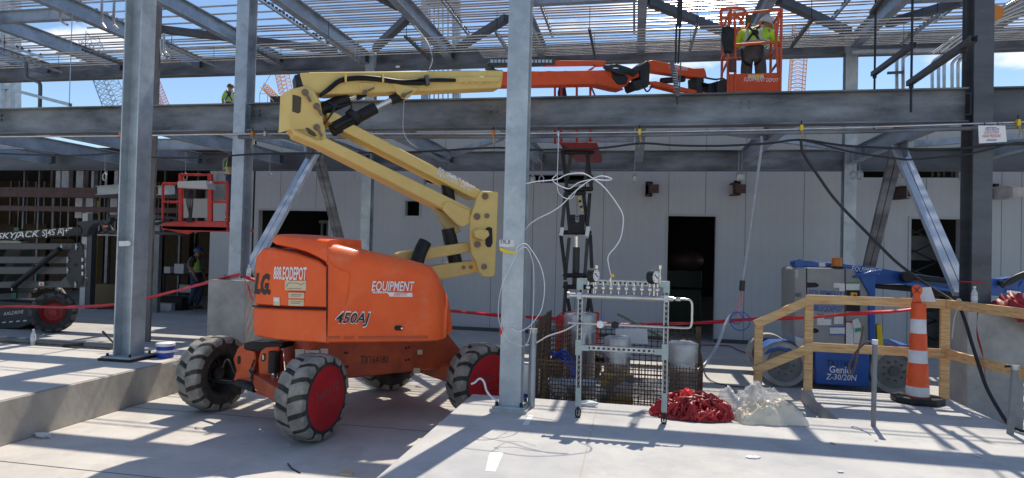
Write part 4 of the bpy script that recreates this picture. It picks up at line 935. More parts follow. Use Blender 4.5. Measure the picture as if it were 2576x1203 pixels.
for yy,dy in ((0,0),(0,DK)):
    q.cyl((x0,YK+dy,zf),(x0,YK+dy,zz(33)),r_,8); q.cyl((x1,YK+dy,zf),(x1,YK+dy,zz(27)),r_,8)
    q.cyl((x0,YK+dy,zz(34)),(x1,YK+dy,zz(27)),r_,8); q.cyl((x0,YK+dy,zz(112)),(x1,YK+dy,zz(108)),r_,8)
for x in (x0,x1):
    for y in (30,110,150): q.cyl((x,YK,zz(y)),(x,YK+DK,zz(y)),r_,8)
q.cyl(kf(1850,240),kf(1848,30),r_,8); q.cyl(kf(1838,120),kf(1860,68),r_,8); q.cyl(kf(1862,60),kf(1872,34),r_,8); q.cyl(kf(1850,34),kf(1870,60),r_,8)
q.tube(spline([kf(1830,68),kf(1816,64),kf(1814,30),kf(1822,22),kf(1860,20),kf(1872,25),kf(1875,34)],5),.024,8); q.cyl(kf(1838,22),kf(1838,60),.02,8); q.cyl(kf(1816,44),kf(1872,46),.016,8)
q.cyl(kf(1958,186),kf(1950,60),.02,8); q.cyl(kf(1950,120),kf(1960,30),.02,8)
q.build('basket_rail',mat('red orange tube',(.66,.10,.02),(.5,.07,.018),scale=8,rough=.4),jl,smooth=60)
MB().prism([kf(x,y,-.06) for x,y in ((1817,66),(1828,64),(1846,70),(1848,90),(1845,130),(1838,134),(1822,128),(1816,100))],(0,.14,0)).build('control_box_cover',M_black,jl,bevel=.03)
q=MB(); q.cyl(kf(1843,150,-.05),kf(1843,180,-.05),.05,14); q.build('canister',mat('tool canister',(.09,.03,.03)),jl,smooth=40)
MB().bb(kf(1876,36,DK-.02),kf(1889,72,DK)+Vector((0,.01,0))).build('netting_pad',mat('brown pad',(.13,.07,.03)),jl)
KB=(x0,x1,YK,DK,zf)
# ================================================================= people
def skinmesh(V_,E_,Rd,root=0,sub=2):
    me=bpy.data.meshes.new('sk'); bm=bmesh.new(); ly=bm.verts.layers.skin.verify()
    vs=[bm.verts.new(v) for v in V_]
    for v,r in zip(vs,Rd): v[ly].radius=(r,r) if not isinstance(r,tuple) else r
    vs[root][ly].use_root=True
    for a,b in E_: bm.edges.new((vs[a],vs[b]))
    bm.to_mesh(me); bm.free()
    o=bpy.data.objects.new('sk',me); COL.objects.link(o)
    s=o.modifiers.new('s','SKIN'); s.use_smooth_shade=True; s.branch_smoothing=.3
    u=o.modifiers.new('u','SUBSURF'); u.levels=sub; u.render_levels=sub
    bpy.context.view_layer.update()
    ev=o.evaluated_get(bpy.context.evaluated_depsgraph_get()); m2=bpy.data.meshes.new_from_object(ev)
    vs=[v.co.copy() for v in m2.vertices]; fs=[tuple(p.vertices) for p in m2.polygons]
    bpy.data.objects.remove(o); bpy.data.meshes.remove(me); bpy.data.meshes.remove(m2)
    return MB().add(vs,fs)
def person(loc,face,label,J=None,h=1.75,vest=M_vest,hat=M_hatw,trou=M_trou,shirt=M_shirt,harness=False,sleeves=None,group=None):
    """face = heading angle of the person's front (radians from +Y, counter-clockwise)"""
    p=thing('person',label,'person',loc,rz=face,group=group); OFF[p]=Vector((0,0,0)); k=h/1.75
    j=dict(pel=(0,0,.96),sp=(0,0,1.12),ch=(0,-.01,1.33),nk=(0,0,1.50),hd=(0,.03,1.60),tp=(0,.02,1.70),
      sl=(-.18,0,1.42),el=(-.25,-.02,1.15),wl=(-.25,.12,.93),sr=(.18,0,1.42),er=(.25,-.02,1.15),wr=(.25,.12,.93),
      hl=(-.10,0,.91),kl=(-.11,.03,.50),al=(-.11,-.03,.10),tl=(-.12,.12,.045),hr=(.10,0,.91),kr=(.11,.03,.50),ar=(.11,-.03,.10),tr=(.12,.12,.045))
    if J: j.update(J)
    j={a:Vector(b)*k for a,b in j.items()}
    names=['pel','sp','ch','nk','hd','tp','sl','el','wl','sr','er','wr','hl','kl','al','tl','hr','kr','ar','tr']
    rad=[(.14,.11),(.13,.10),(.16,.11),.058,.088,.065,.062,.046,.032,.062,.046,.032,.088,.062,.042,.036,.088,.062,.042,.036]
    rad=[tuple(x*k for x in r) if isinstance(r,tuple) else r*k for r in rad]
    ed=[('pel','sp'),('sp','ch'),('ch','nk'),('nk','hd'),('hd','tp'),('ch','sl'),('sl','el'),('el','wl'),('ch','sr'),('sr','er'),('er','wr'),('pel','hl'),('hl','kl'),('kl','al'),('al','tl'),('pel','hr'),('hr','kr'),('kr','ar'),('ar','tr')]
    ix={n:i for i,n in enumerate(names)}
    q=skinmesh([j[n] for n in names],[(ix[a],ix[b]) for a,b in ed],rad)
    # face, ears
    f=Vector((0,1,0)); q.ball(j['hd']+Vector((0,.095,-.012))*k,.014*k,6,5,(1,1,1.4))
    for s in(-1,1): q.ball(j['hd']+Vector((s*.083,.0,0))*k,.02*k,6,5,(.5,1,1.5)); q.ball(j['hd']+Vector((s*.032,.082,.012))*k,.009*k,6,4)
    # hands with five fingers
    for w,e,s in (('wl','el',-1),('wr','er',1)):
        d=(j[w]-j[e]).normalized(); side=d.cross(Vector((0,0,1)) if abs(d.z)<.9 else Vector((1,0,0))).normalized(); nn=side.cross(d)
        q.bar(j[w],j[w]+d*.085*k,.078*k,.03*k,up=nn)
        for i in range(4):
            b=j[w]+d*.08*k+side*(i-1.5)*.02*k; l=(.07,.08,.075,.06)[i]*k
            q.tube([b,b+d*l*.5+nn*.006*k,b+d*l*.85-nn*.012*k,b+d*l-nn*.03*k],[.0095*k,.009*k,.0085*k,.006*k],6)
        b=j[w]+d*.02*k+side*.036*k*(-1); q.tube([b,b-side*.03*k+d*.03*k,b-side*.035*k+d*.06*k-nn*.01*k],[.012*k,.011*k,.008*k],6)
    q.build('body',M_skin,p,smooth=80)
    def cloth(nm,nodes,edges,rr,mm,thick=0):
        ii={n:i for i,n in enumerate(nodes)}
        pts=[j[n] if isinstance(n,str) else n[0]*1 for n in nodes]
        return skinmesh(pts,[(ii[a],ii[b]) for a,b in edges],[tuple(x*k for x in r) if isinstance(r,tuple) else r*k for r in rr]).build(nm,mm,p,smooth=80)
    cloth('trousers',['pel','sp','hl','kl','al','hr','kr','ar'],[('pel','sp'),('pel','hl'),('hl','kl'),('kl','al'),('pel','hr'),('hr','kr'),('kr','ar')],[(.165,.135),(.14,.11),.112,.086,.068,.112,.086,.068],trou)
    for a,b in (('al','tl'),('ar','tr')):
        q=MB().ball(j[a].lerp(j[b],.45)-Vector((0,0,.01))*k,.07*k,10,6,(.75,1.9,.72)); q.build('boot',M_boot,p,smooth=70)
    cloth('shirt',['ch','sp','nk','sl','el','sr','er'],[('sp','ch'),('ch','nk'),('ch','sl'),('sl','el'),('ch','sr'),('sr','er')],[(.178,.125),(.15,.118),.06,.076,.064,.076,.064],shirt)
    v=None
    if vest:
        mid=j['ch'].lerp(j['sp'],1.35)
        v=skinmesh([j['sp'].lerp(j['pel'],.55),j['sp'],j['ch'],j['ch'].lerp(j['nk'],.42),j['ch'].lerp(j['sl'],.75),j['ch'].lerp(j['sr'],.75)],[(0,1),(1,2),(2,3),(2,4),(2,5)],[(.185*k,.148*k),(.182*k,.14*k),(.20*k,.145*k),(.115*k,.09*k),(.085*k,.10*k),(.085*k,.10*k)]).build('vest',vest,p,smooth=80)
        lo=j['sp'].lerp(j['pel'],.35); q=MB()
        up=(j['ch']-j['sp']).normalized()
        for c,rx,ry in ((lo,.198,.160),(j['sp'].lerp(j['ch'],.25),.196,.152)):
            x,y,t=q.frame(c,c+up); n=20; vs=[]
            for s_ in (-.02,.02):
                for i in range(n):
                    a=2*math.pi*i/n; vs.append(c+up*s_*k+Vector((math.cos(a)*rx*k,math.sin(a)*ry*k,0)))
            q.add(vs,[(i,(i+1)%n,n+(i+1)%n,n+i) for i in range(n)])
        for s_ in(-1,1):
            pts=[j['sp']+Vector((s_*.10,.15,-.0))*k,j['ch']+Vector((s_*.10,.15,.0))*k,j['ch']+Vector((s_*.11,.06,.13))*k,j['ch']+Vector((s_*.11,-.08,.12))*k,j['ch']+Vector((s_*.10,-.16,0))*k,j['sp']+Vector((s_*.10,-.16,0))*k]
            for a,b in zip(pts,pts[1:]): q.bar(a,b,.045*k,.008*k,up=Vector((0,1,0)) if abs((b-a).z)>abs((b-a).y) else Vector((0,0,1)))
        q.build('reflective_tape',M_refl,v)
    if harness:
        q=MB()
        for s_ in(-1,1):
            q.tube(spline([j['ch']+Vector((s_*.12,-.10,.15))*k,j['ch']+Vector((0,-.17,0))*k,j['sp']+Vector((-s_*.13,-.165,-.04))*k],5),.018*k,6)
            q.tube(spline([j['pel']+Vector((s_*.15,-.13,.02))*k,j['hl' if s_<0 else 'hr']+Vector((s_*.03,-.14,-.12))*k,j['hl' if s_<0 else 'hr']+Vector((-s_*.07,-.06,-.18))*k],5),.02*k,6)
        q.build('harness',M_cable,p,smooth=60)
        ow=mat('orange webbing',(.75,.16,.03))
        for s_ in(-1,1): MB().tube(spline([j['ch']+Vector((s_*.08,-.13,.16))*k,j['ch']+Vector((s_*.11,-.17,.06))*k],3),.014*k,6).build('harness_strap',ow,p,smooth=60)
        MB().tube(spline([j['pel']+Vector((-.16,-.08,.1))*k,j['pel']+Vector((0,-.17,.1))*k,j['pel']+Vector((.16,-.08,.1))*k],5),.016*k,6).build('harness_strap',ow,p,smooth=60)
        MB().ball(j['ch']+Vector((.02,-.165,-.02))*k,.05*k,8,6,(1,.5,1.4)).build('harness_pad',M_cable,p,smooth=60)
    q=MB(); hc=j['hd'].lerp(j['tp'],.55); ax=(j['tp']-j['hd']).normalized()
    pr=[(.122,0),(.12,.03),(.112,.07),(.088,.105),(.05,.125),(.001,.132)]
    n0=len(q.v); q.lathe([(r_*k,h_*k) for r_,h_ in pr],(0,0,0),'Z',20); q.lathe([(.118*k,-.004),(.142*k,-.008),(.142*k,.002),(.12*k,.006)],(0,.018*k,0),'Z',20,cap=False)
    rot=Vector((0,0,1)).rotation_difference(ax).to_matrix()
    for i in range(len(q.v)): q.v[i]=rot@q.v[i]+hc-ax*.02*k
    q.build('hard_hat',hat,p,smooth=60)
    return p
x0,x1,yk,dk,zf=KB
pb=kf(1890,250,.38); 
person((pb.x+.02,YK+.36,zf+.05),R(-18),'person in lime vest, hard hat and harness in the orange basket, seen from behind',
  J=dict(pel=(0,-.04,.93),sp=(0,.03,1.06),ch=(.0,.14,1.24),nk=(.06,.22,1.37),hd=(.13,.30,1.42),tp=(.17,.31,1.51),sl=(-.20,.14,1.31),sr=(.20,.18,1.29),el=(-.30,.26,1.12),wl=(-.26,.44,1.2),er=(.30,.34,1.12),wr=(.26,.5,1.2),hl=(-.10,-.03,.89),hr=(.10,-.03,.89)),h=1.74,harness=True,shirt=M_vest)
a=P(578,262,Y=21.0); person((a.x,21.0,a.z-1.0),R(20),'far off person in lime vest and harness, above the girder left of the pier column',h=1.75,harness=True,shirt=M_vest,hat=mat('dark cap',(.10,.05,.04)))
one(MB().bb((a.x-1.2,20.4,4.425),(a.x+1.2,22,a.z-1.0)),'roof_plinth',M_wall,'grey plinth on the left building roof carrying the far off person','plinth')
a=P(490,770,Y=16.0); person((a.x,16.0,.0),R(-82),'person in lime vest, blue hard hat and jeans standing inside the dark left room',
  J=dict(hd=(0,.07,1.58),tp=(0,.05,1.68),kl=(-.1,.10,.5),al=(-.1,-.02,.1),ar=(.1,-.16,.1),tr=(.1,0,.045)),h=1.78,hat=M_hatb,trou=M_jean)
a=P(2006,900,Y=11.05); person((a.x,11.05,0),R(-100),'person mostly hidden behind the blue and grey lift, only vest and arm showing',
  J=dict(er=(.25,-.08,1.15),wr=(.2,-.05,.9),el=(-.24,-.1,1.15),wl=(-.2,-.1,.9)),h=1.62,trou=M_jean,hat=M_hatw)
# ================================================================= charcoal boom lift at the left with its red basket
Ys=11.0
sj=thing('boom_lift','charcoal grey articulated boom lift at the left edge with a red basket','boom lift',P(60,845,Z=0))
def sp_(x,y,dy=0): return P(x,y,Y=Ys+dy)
def spl(pts,th,name,mm,par=sj,dy=0,bev=.012): return MB().prism([sp_(x,y,dy) for x,y in pts],(0,th,0)).build(name,mm,par,bevel=bev)
wc=P(112,797,Y=10.75)
wheel(sj,Vector((wc.x,10.95,.41)),R(-52),r=.41,wd=.30,lm=mat('dark tread',(.05,.05,.05),(.11,.11,.11),scale=8,rough=.8),rimm=mat('dull red rim',(.30,.02,.015)),nl=13)
wheel(sj,Vector((wc.x-2.1,11.1,.41)),R(-52),r=.41,wd=.30,rimm=MATS['dull red rim']); wheel(sj,Vector((wc.x-1.9,12.6,.41)),R(-52),r=.41,wd=.30,rimm=MATS['dull red rim'])
c=spl([(-130,763),(-20,757),(70,762),(92,765),(98,780),(88,800),(80,812),(50,825),(-130,832)],.9,'chassis',M_dgrey)
text('AXLDRIVE',sp_(9,794,-.002),sp_(60,788,-.002),'lettering',M_dec,c,hscale=.065,shear=.2,toward=Vector((0,-1,0)))
for k in range(6): x=-30+k*17.5; q=MB().prism([sp_(x,816-k*1.4,-.004),sp_(x+9,815-k*1.4,-.004),sp_(x+10,812-k*1.4,-.004),sp_(x+1,813-k*1.4,-.004)],(0,.003,0)).build('stripe',M_labelw,c)
spl([(-140,600),(-20,606),(-5,618),(-5,740),(-140,740)],.8,'turntable_hood',M_dgrey,dy=.15)
for y0,y1 in ((611,628),(645,663),(671,690)): spl([(-120,y0),(185,y0+1),(188,y1),(-120,y1)],.3,'boom_link',mat('graphite paint',(.085,.087,.09)),dy=.05)
spl([(-120,709),(150,709),(165,695),(190,700),(190,724),(-120,726)],.3,'boom_link',MATS['graphite paint'],dy=.05)
up_=spl([(183,611),(201,610),(208,620),(209,700),(205,718),(196,726),(178,725),(172,712),(166,700),(166,650),(172,634)],.05,'upright',M_dgrey)
q=MB()
for x,y in ((192,621),(170,654),(170,680),(190,716),(155,622),(31,724)): c=sp_(x,y,-.02); q.cyl(c,c+Vector((0,.03,0)),.028,8); q.bar(c+Vector((0,0,-.06)),c+Vector((0,0,.06)),.02,.02)
q.build('pivot_pin',M_strut,up_)
MB().prism([sp_(190+6*math.cos(t),667+5.5*math.sin(t),-.004) for t in [i*.63 for i in range(10)]],(0,.003,0)).build('hole',M_black,up_)
for y in (649,667,684): MB().prism([sp_(205,y,-.004),sp_(209,y,-.004),sp_(209,y+9,-.004),sp_(205,y+9,-.004)],(0,.003,0)).build('stripe',M_labelw,up_)
q=MB().cyl(sp_(33,722,-.08),sp_(150,627,-.08),.055,14); q.build('lift_cylinder',M_black,sj,smooth=40)
sb=spl([(-130,590),(-60,588),(197,570),(204,574),(205,585),(200,592),(100,597),(0,604),(-130,612)],.22,'main_boom',M_blacks,dy=-.02)
text('SKYJACK',sp_(-6,601,-.022),sp_(100,595,-.022),'lettering',M_dec,sb,hscale=.115,shear=.3,toward=Vector((0,-1,0)),bold=.01)
text('SJ45 AJ+',sp_(107,594.5,-.022),sp_(173,587,-.022),'lettering',M_dec,sb,hscale=.12,toward=Vector((0,-1,0)),bold=.01)
for k in range(7): x=46+k*21; y=583.5-k*1.75; MB().prism([sp_(x,y,-.026),sp_(x+11,y-1,-.026),sp_(x+8,y+3,-.026),sp_(x-3,y+4,-.026)],(0,.003,0)).build('stripe',M_label,sb)
sticker(up_,[sp_(98,709.5,-.006),sp_(111,709.5,-.006),sp_(111,719,-.006),sp_(98,719,-.006)],M_labelw); MB().prism([sp_(99.5,718,.0-.012),sp_(104.5,710.5,-.012),sp_(109.5,718,-.012)],(0,.002,0)).build('warning_triangle',M_coneo,up_)
spl([(192,557),(218,556),(240,553),(250,555),(262,566),(275,584),(276,589),(262,588),(258,580),(250,560),(232,565),(224,575),(218,590),(204,596),(198,590),(202,570),(192,562)],.18,'jib_knuckle',M_dgrey)
spl([(262,562),(270,540),(277,540),(278,556),(268,565)],.14,'jib_knuckle',M_dgrey); sticker(sj,[sp_(260,567,-.01),sp_(272,567,-.01),sp_(272,572,-.01),sp_(260,572,-.01)],M_coneo)
spl([(272,540),(312,541),(312,548),(272,548)],.1,'jib_arm',M_dgrey); spl([(388,540),(448,548),(450,556),(388,550)],.1,'jib_arm',M_dgrey); spl([(300,541),(400,540),(400,548),(300,548)],.1,'jib_arm',M_dgrey,dy=.01)
spl([(250,583),(300,578),(452,584),(452,592),(388,590),(300,585),(252,588)],.1,'jib_arm',M_dgrey); q=MB().cyl(sp_(392,564,-.03),sp_(430,554,-.03),.03,10); q.build('jib_cylinder',M_black,sj,smooth=40)
spl([(430,555),(446,547),(456,550),(460,575),(455,592),(446,594),(440,578)],.16,'basket_bracket',M_blacks,dy=-.02); spl([(458,559),(474,559),(474,580),(460,580)],.2,'basket_rotator',M_grey,dy=-.02)
sticker(sj,[sp_(447,564,-.03),sp_(458,564,-.03),sp_(458,574,-.03),sp_(447,574,-.03)],M_coneo)
bk2=spl([(405,560),(440,557),(472,556),(570,556),(572,582),(480,584),(470,590),(405,575)],.08,'basket_panel',M_red,dy=-.05)
q=MB().bb(sp_(408,578,-.05),sp_(570,572,-.05)+Vector((0,.9,0))); q.build('basket_floor',M_red,bk2)
q=MB()
def sr(a,b,dy=0,r=.024): q.cyl(sp_(*a,dy),sp_(*b,dy),r,8)
for dy in (0,.85):
    for x,y0 in ((410,462),(572,459),(525,438),(456,440)): sr((x,y0),(x,560),dy)
    sr((410,462),(452,462),dy); sr((525,460),(572,459),dy); sr((408,508),(452,509),dy); sr((525,508),(572,508),dy); sr((456,440),(525,440),dy)
for x,y in ((410,462),(572,459),(410,508),(572,508),(525,438),(456,440)): q.cyl(sp_(x,y,0),sp_(x,y,.85),.022,8)
q.build('basket_rail',M_red,sj,smooth=60)
for x in (527,452): q=MB().prism([sp_(x-4,436,-.03),sp_(x+5,436,-.03),sp_(x+5,560,-.03),sp_(x-4,560,-.03)],(0,.06,0)); q.build('basket_post',M_red,sj,bevel=.01)
cbx=MB().prism([sp_(446,456,-.25),sp_(518,454,-.25),sp_(522,475,-.25),sp_(446,472,-.25)],(0,.25,0)); cbx.build('control_box',mat('light grey box',(.5,.5,.5)),sj,bevel=.01)
a=P(578,560,Y=Ys+.45); person((a.x,Ys+.45,a.z),R(-60),'person in lime vest and jeans in the red basket, half hidden by the pier column',trou=M_jean,h=1.6)
# ================================================================= scissor lift behind the mesh cage
Yx=9.6
sx=thing('scissor_lift','tall black scissor lift with red platform under the frame, behind the mesh cage','scissor lift',P(1452,860,Y=Yx))
def xp(x,y,dy=0): return P(x,y,Y=Yx+dy)
def zx(y): return xp(1450,y).z
MB().prism([xp(1404,358,-.2),xp(1502,358,-.2),xp(1500,375,-.2),xp(1426,372,-.2),xp(1418,362,-.2)],(0,1.5,0)).build('platform',mat('dull red deck',(.24,.018,.016)),sx,bevel=.01)
Zr=zx(215)
q=MB(); 
for x,y0 in ((1396,214),(1412,212),(1451,211),(1485,211)): q.cyl(xp(x,y0,0),xp(x,362,0),.018,8)
for x in (1396,1412,1451,1485): q.cyl(xp(x,214,1.0),xp(x,362,1.0),.018,8)
for y in (208,265): q.cyl(xp(1396,y),xp(1485,y),.016,8); q.cyl(xp(1396,y,1.0),xp(1485,y,1.0),.016,8)
q.cyl(xp(1486,215),xp(1501,252),.014,8)
q.build('guard_rail',mat('guard rail red',(.50,.035,.03)),sx,smooth=60)
MB().prism([xp(1402,232,.1),xp(1407,214,.1),xp(1421,214,.1),xp(1425,240,.1),xp(1422,256,.1),xp(1404,256,.1)],(0,.12,0)).build('tool_bag',M_black,sx,bevel=.02)
st_=[(1416,372,1500,372),]
lev=[368,470,495,583,590,690,700,800]
def armp(a,b,dy,wd=.038,h=.052,nm='scissor_arm',mm=M_blacks): return MB().bar(xp(*a,dy),xp(*b,dy),wd,h,up=(1,0,0)).build(nm,mm,sx,bevel=.008)
dks=mat('dull scissor steel',(.045,.042,.045),(.07,.066,.066),scale=6,rough=.5)
for dy,mm in ((0,M_blacks),(.55,dks)):
    sh=6*(dy>0)
    armp((1414,375),(1426,475),dy,mm=mm); armp((1476,372),(1488,478),dy,mm=mm)
    armp((1438,378),(1424,470),dy+.08,mm=dks); armp((1480,400),(1468,480),dy+.08,mm=dks)
    armp((1424,480),(1434,588),dy,mm=mm); armp((1484,486),(1476,585),dy,mm=mm)
    armp((1422,485),(1412,590),dy+.08,mm=dks); armp((1467,480),(1480,590),dy+.08,mm=M_blacks)
    armp((1411,592),(1424,700),dy,mm=mm); armp((1485,590),(1490,700),dy,mm=mm)
    armp((1432,598),(1421,705),dy+.08,mm=dks); armp((1478,600),(1470,706),dy+.08,mm=dks)
    armp((1421,710),(1436,800),dy,mm=mm); armp((1487,700),(1476,800),dy,mm=mm); armp((1424,708),(1418,800),dy+.08,mm=dks); armp((1476,704),(1492,800),dy+.08,mm=dks)
for y,xa,xb in ((383,1414,1492),(457,1424,1470),(476,1422,1488),(486,1424,1470),(585,1410,1484),(693,1420,1492),(722,1420,1488)):
    q=MB(); q.cyl(xp(xa,y,.05),xp(xb,y,.05),.035,8); q.cyl(xp(xa,y,.05),xp(xa,y,.6),.03,8); q.cyl(xp(xb,y,.05),xp(xb,y,.6),.03,8); q.build('cross_tube',M_blacks,sx,smooth=50)
MB().prism([xp(1432,540,-.02),xp(1472,540,-.02),xp(1470,585,-.02),xp(1438,585,-.02)],(0,.03,0)).build('centre_plate',M_black,sx)
q=MB()
for y in (542,548,555): 
    for x in (1452,): c=xp(x,y,-.024); q.lathe([(.001,0),(.03,0),(.03,-.004),(.001,-.004)],c,'Y',14)
q.build('plate_hole',mat('hole grey',(.25,.26,.27)),sx)
MB().cyl(xp(1450,595,.2),xp(1450,624,.2),.03,12).build('cylinder_rod',M_chrome,sx,smooth=40); MB().cyl(xp(1450,622,.2),xp(1448,720,.2),.055,14).build('lift_cylinder',dks,sx,smooth=40)
for (xa,ya_),(xb,yb_) in (((1411,598),(1415,572)),((1476,600),(1480,570))): armp((xa,ya_-5),(xb,yb_),-.04,wd=.02,h=.06,nm='white_decal_strip',mm=M_white)
for k in range(5): armp((1457+k*1.6,497+k*7),(1458+k*1.6,502+k*7),-.04,wd=.02,h=.04,nm='hazard_stripe',mm=M_yel if k%2==0 else M_black)
MB().bb((xp(1400,800).x,Yx-.1,.25),(xp(1500,800).x,Yx+.9,zx(795))).build('base',M_red,sx,bevel=.03)
for x in (1400,1500):
    for dy in(-.12,.92): q=MB().lathe([(.001,-.06),(.17,-.06),(.19,-.04),(.19,.04),(.17,.06),(.001,.06)],(xp(x,800).x+(.1 if x<1450 else -.1),Yx+dy,.19),'Y',20); q.build('wheel',M_rub,sx,smooth=40)
# ================================================================= blue and grey boom lift at the right
Yg=9.9
gl=thing('boom_lift','blue and grey electric boom lift parked at right behind the wooden rail','boom lift',P(2110,985,Y=Yg))
def gp(x,y,dy=0): return P(x,y,Y=Yg+dy)
def gpl(pts,th,name,mm,par=gl,dy=0,bev=.015): return MB().prism([gp(x,y,dy) for x,y in pts],(0,th,0)).build(name,mm,par,bevel=bev)
wl_=mat('pale solid tyre',(.30,.29,.26),(.42,.40,.36),scale=9,rough=.8)
for x,y in ((1974,935),(2252,945)):
    c=P(x,y,Y=Yg-.05); c.z=.30 if False else c.z
    wheel(gl,Vector((c.x,Yg+.07,.325)),R(-90),r=.325,wd=.22,rimm=M_hub,tm=wl_,lug=False,rr=.76,dm=M_hub)
    wheel(gl,Vector((c.x,Yg+1.2,.325)),R(-90),r=.325,wd=.22,rimm=M_hub,tm=wl_,lug=False,rr=.76)
cb=gpl([(2050,880),(2188,880),(2186,975),(2052,966)],.9,'chassis',M_blue,dy=-.05)
gpl([(1930,886),(1960,870),(2300,872),(2302,905),(2186,905),(2050,900),(1935,905)],.8,'chassis',M_blue,dy=.22)
gpl([(1923,893),(1934,880),(1960,872),(1990,880),(1990,888),(1958,880),(1938,888)],.3,'fender',M_blue,dy=-.06)
text('TX174003',gp(2079,920,-.052),gp(2156,924,-.052),'lettering',M_decb,cb,hscale=.085,toward=Vector((0,-1,0)))
text('Genie',gp(2086,937,-.052),gp(2140,940,-.052),'lettering',M_dec,cb,hscale=.095,bold=.02,toward=Vector((0,-1,0)))
text('Z-30/20N',gp(2077,954,-.052),gp(2155,958,-.052),'lettering',M_dec,cb,hscale=.08,shear=.15,bold=.015,toward=Vector((0,-1,0)))
hd_=gpl([(1998,678),(2004,673),(2120,675),(2147,679),(2165,700),(2186,738),(2188,868),(2000,868),(1998,840)],.85,'turntable_cover',M_grey,dy=.02,bev=.03)
gpl([(2000,845),(2030,852),(2030,876),(2006,874),(2000,862)],.5,'bumper',M_galvs,dy=-.02)
q=MB()
for pts in ([(2029,675),(2030,868)],[(2126,676),(2126,868)]): q.bar(gp(*pts[0],.016),gp(*pts[1],.016),.012,.01,up=(0,1,0))
q.build('cover_seam',M_black,hd_)
for y in (717,832): MB().prism([gp(x,y+dy_,.014) for x,dy_ in ((2031,-6),(2052,-6),(2060,-1),(2060,3),(2054,6),(2031,7))],(0,.004,0)).build('grip_recess',M_black,hd_,bevel=.002)
text('EQUIPMENT',gp(2034,744,.014),gp(2120,748,.014),'lettering',M_decblu,hd_,hscale=.085,shear=.15,bold=.015,toward=Vector((0,-1,0)))
text('888.EQDEPOT',gp(2042,782,.014),gp(2122,785,.014),'lettering',M_decblu,hd_,hscale=.085,shear=.15,bold=.012,toward=Vector((0,-1,0)))
text('74003',gp(1998,747,.014),gp(2015,748,.014),'lettering',M_decb,hd_,hscale=.06,toward=Vector((0,-1,0)))
text('GENIE',gp(2001,699,.014),gp(2002,679,.014),'lettering',M_dec,hd_,hscale=.03,toward=Vector((0,-1,0)),up=(1,0,0))
for x0,y0,x1,y1,mm in ((2097,712,2112,724,M_labelw),(2111,713,2125,733,M_labelw),(2128,713,2162,730,M_labelw),(2055,791,2073,803,M_labelw),(2055,803,2091,818,M_labelw),(2098,789,2121,815,M_labelw),(2087,821,2125,842,M_labelw),(2128,809,2147,866,M_labelw),(2148,810,2165,864,M_labelw)): sticker(hd_,[gp(x0,y0,.012),gp(x1,y0,.012),gp(x1,y1,.012),gp(x0,y1,.012)],mm)
for x0,y0,x1,y1,mm in ((2128,711,2162,714,mat('green band',(.03,.3,.12))),(2087,840,2125,843,M_decblu),(2087,821,2125,824,M_decblu),(2128,809,2147,812,M_tape),(2148,810,2165,812,M_tape),(2055,791,2073,794,M_tape)): sticker(hd_,[gp(x0,y0,.007),gp(x1,y0,.007),gp(x1,y1,.007),gp(x0,y1,.007)],mm,'sticker_band')
tg=MB().prism([gp(x,y,-.03) for x,y in ((2144,806),(2158,801),(2166,818),(2167,833),(2150,836))],(0,.003,0)); tg.build('hang_tag',M_paper,hd_); MB().prism([gp(x,y,-.034) for x,y in ((2151,826),(2167,824),(2167,833),(2151,836))],(0,.003,0)).build('tag_band',MATS['green band'],hd_)
cp=gpl([(2130,730),(2164,731),(2164,784),(2130,783)],.02,'control_panel',M_black,dy=-.0,bev=.004)
MB().prism([gp(x,y,-.02) for x,y in ((2141,736),(2156,737),(2156,752),(2141,751))],(0,.02,0)).build('key_plate',M_yel,cp); c=gp(2151,743,-.03); MB().cyl(c,c+Vector((0,.03,0)),.022,12).build('stop_button',M_red,cp,smooth=40)
gpl([(2148,700),(2215,688),(2215,680),(2192,682),(2160,692)],.2,'mast',M_blue,dy=-.1)
gpl([(2158,690),(2203,686),(2203,862),(2188,868),(2186,738)],.3,'mast',M_blue,dy=-.02)
bg_=gpl([(2004,660),(2012,655),(2024,656),(2120,664),(2192,672),(2262,683),(2420,706),(2420,728),(2330,722),(2262,714),(2192,716),(2180,706),(2120,676),(2004,673)],.22,'main_boom',M_blue,dy=.2)
text('EQUIPMENT',gp(2142,681,.19),gp(2217,690,.19),'lettering',M_dec,bg_,hscale=.07,shear=.15,bold=.01,toward=Vector((0,-1,0)))
q=MB(); c=gp(2012,664,.15); q.cyl(c,c+Vector((0,.3,0)),.07,16); q.build('boom_pivot',M_blue,bg_,smooth=40)
sticker(bg_,[gp(2060,661,.19),gp(2076,662,.19),gp(2076,672,.19),gp(2060,671,.19)],M_labelw)
gpl([(2278,690),(2290,688),(2420,706),(2420,716),(2300,704),(2280,702)],.12,'cable_carrier',M_black,dy=.05); q=MB(); c=gp(2286,697,-.0); q.cyl(c,c+Vector((0,.15,0)),.075,16); q.build('carrier_loop',M_black,gl,smooth=40)
gpl([(2262,712),(2300,710),(2420,730),(2420,738),(2300,722)],.15,'boom_extension',M_blue,dy=.02)
gpl([(2200,716),(2340,720),(2430,740),(2420,755),(2330,738),(2205,726)],.2,'boom_underside_hose',M_black,dy=.25)
gpl([(2470,713),(2492,700),(2520,702),(2550,696),(2566,702),(2560,735),(2528,746),(2500,744),(2470,738)],.25,'boom_end',M_blue,dy=.1)
gpl([(2478,712),(2560,722),(2580,690),(2600,690),(2600,740),(2560,735)],.2,'jib_arm',M_blue,dy=.12)
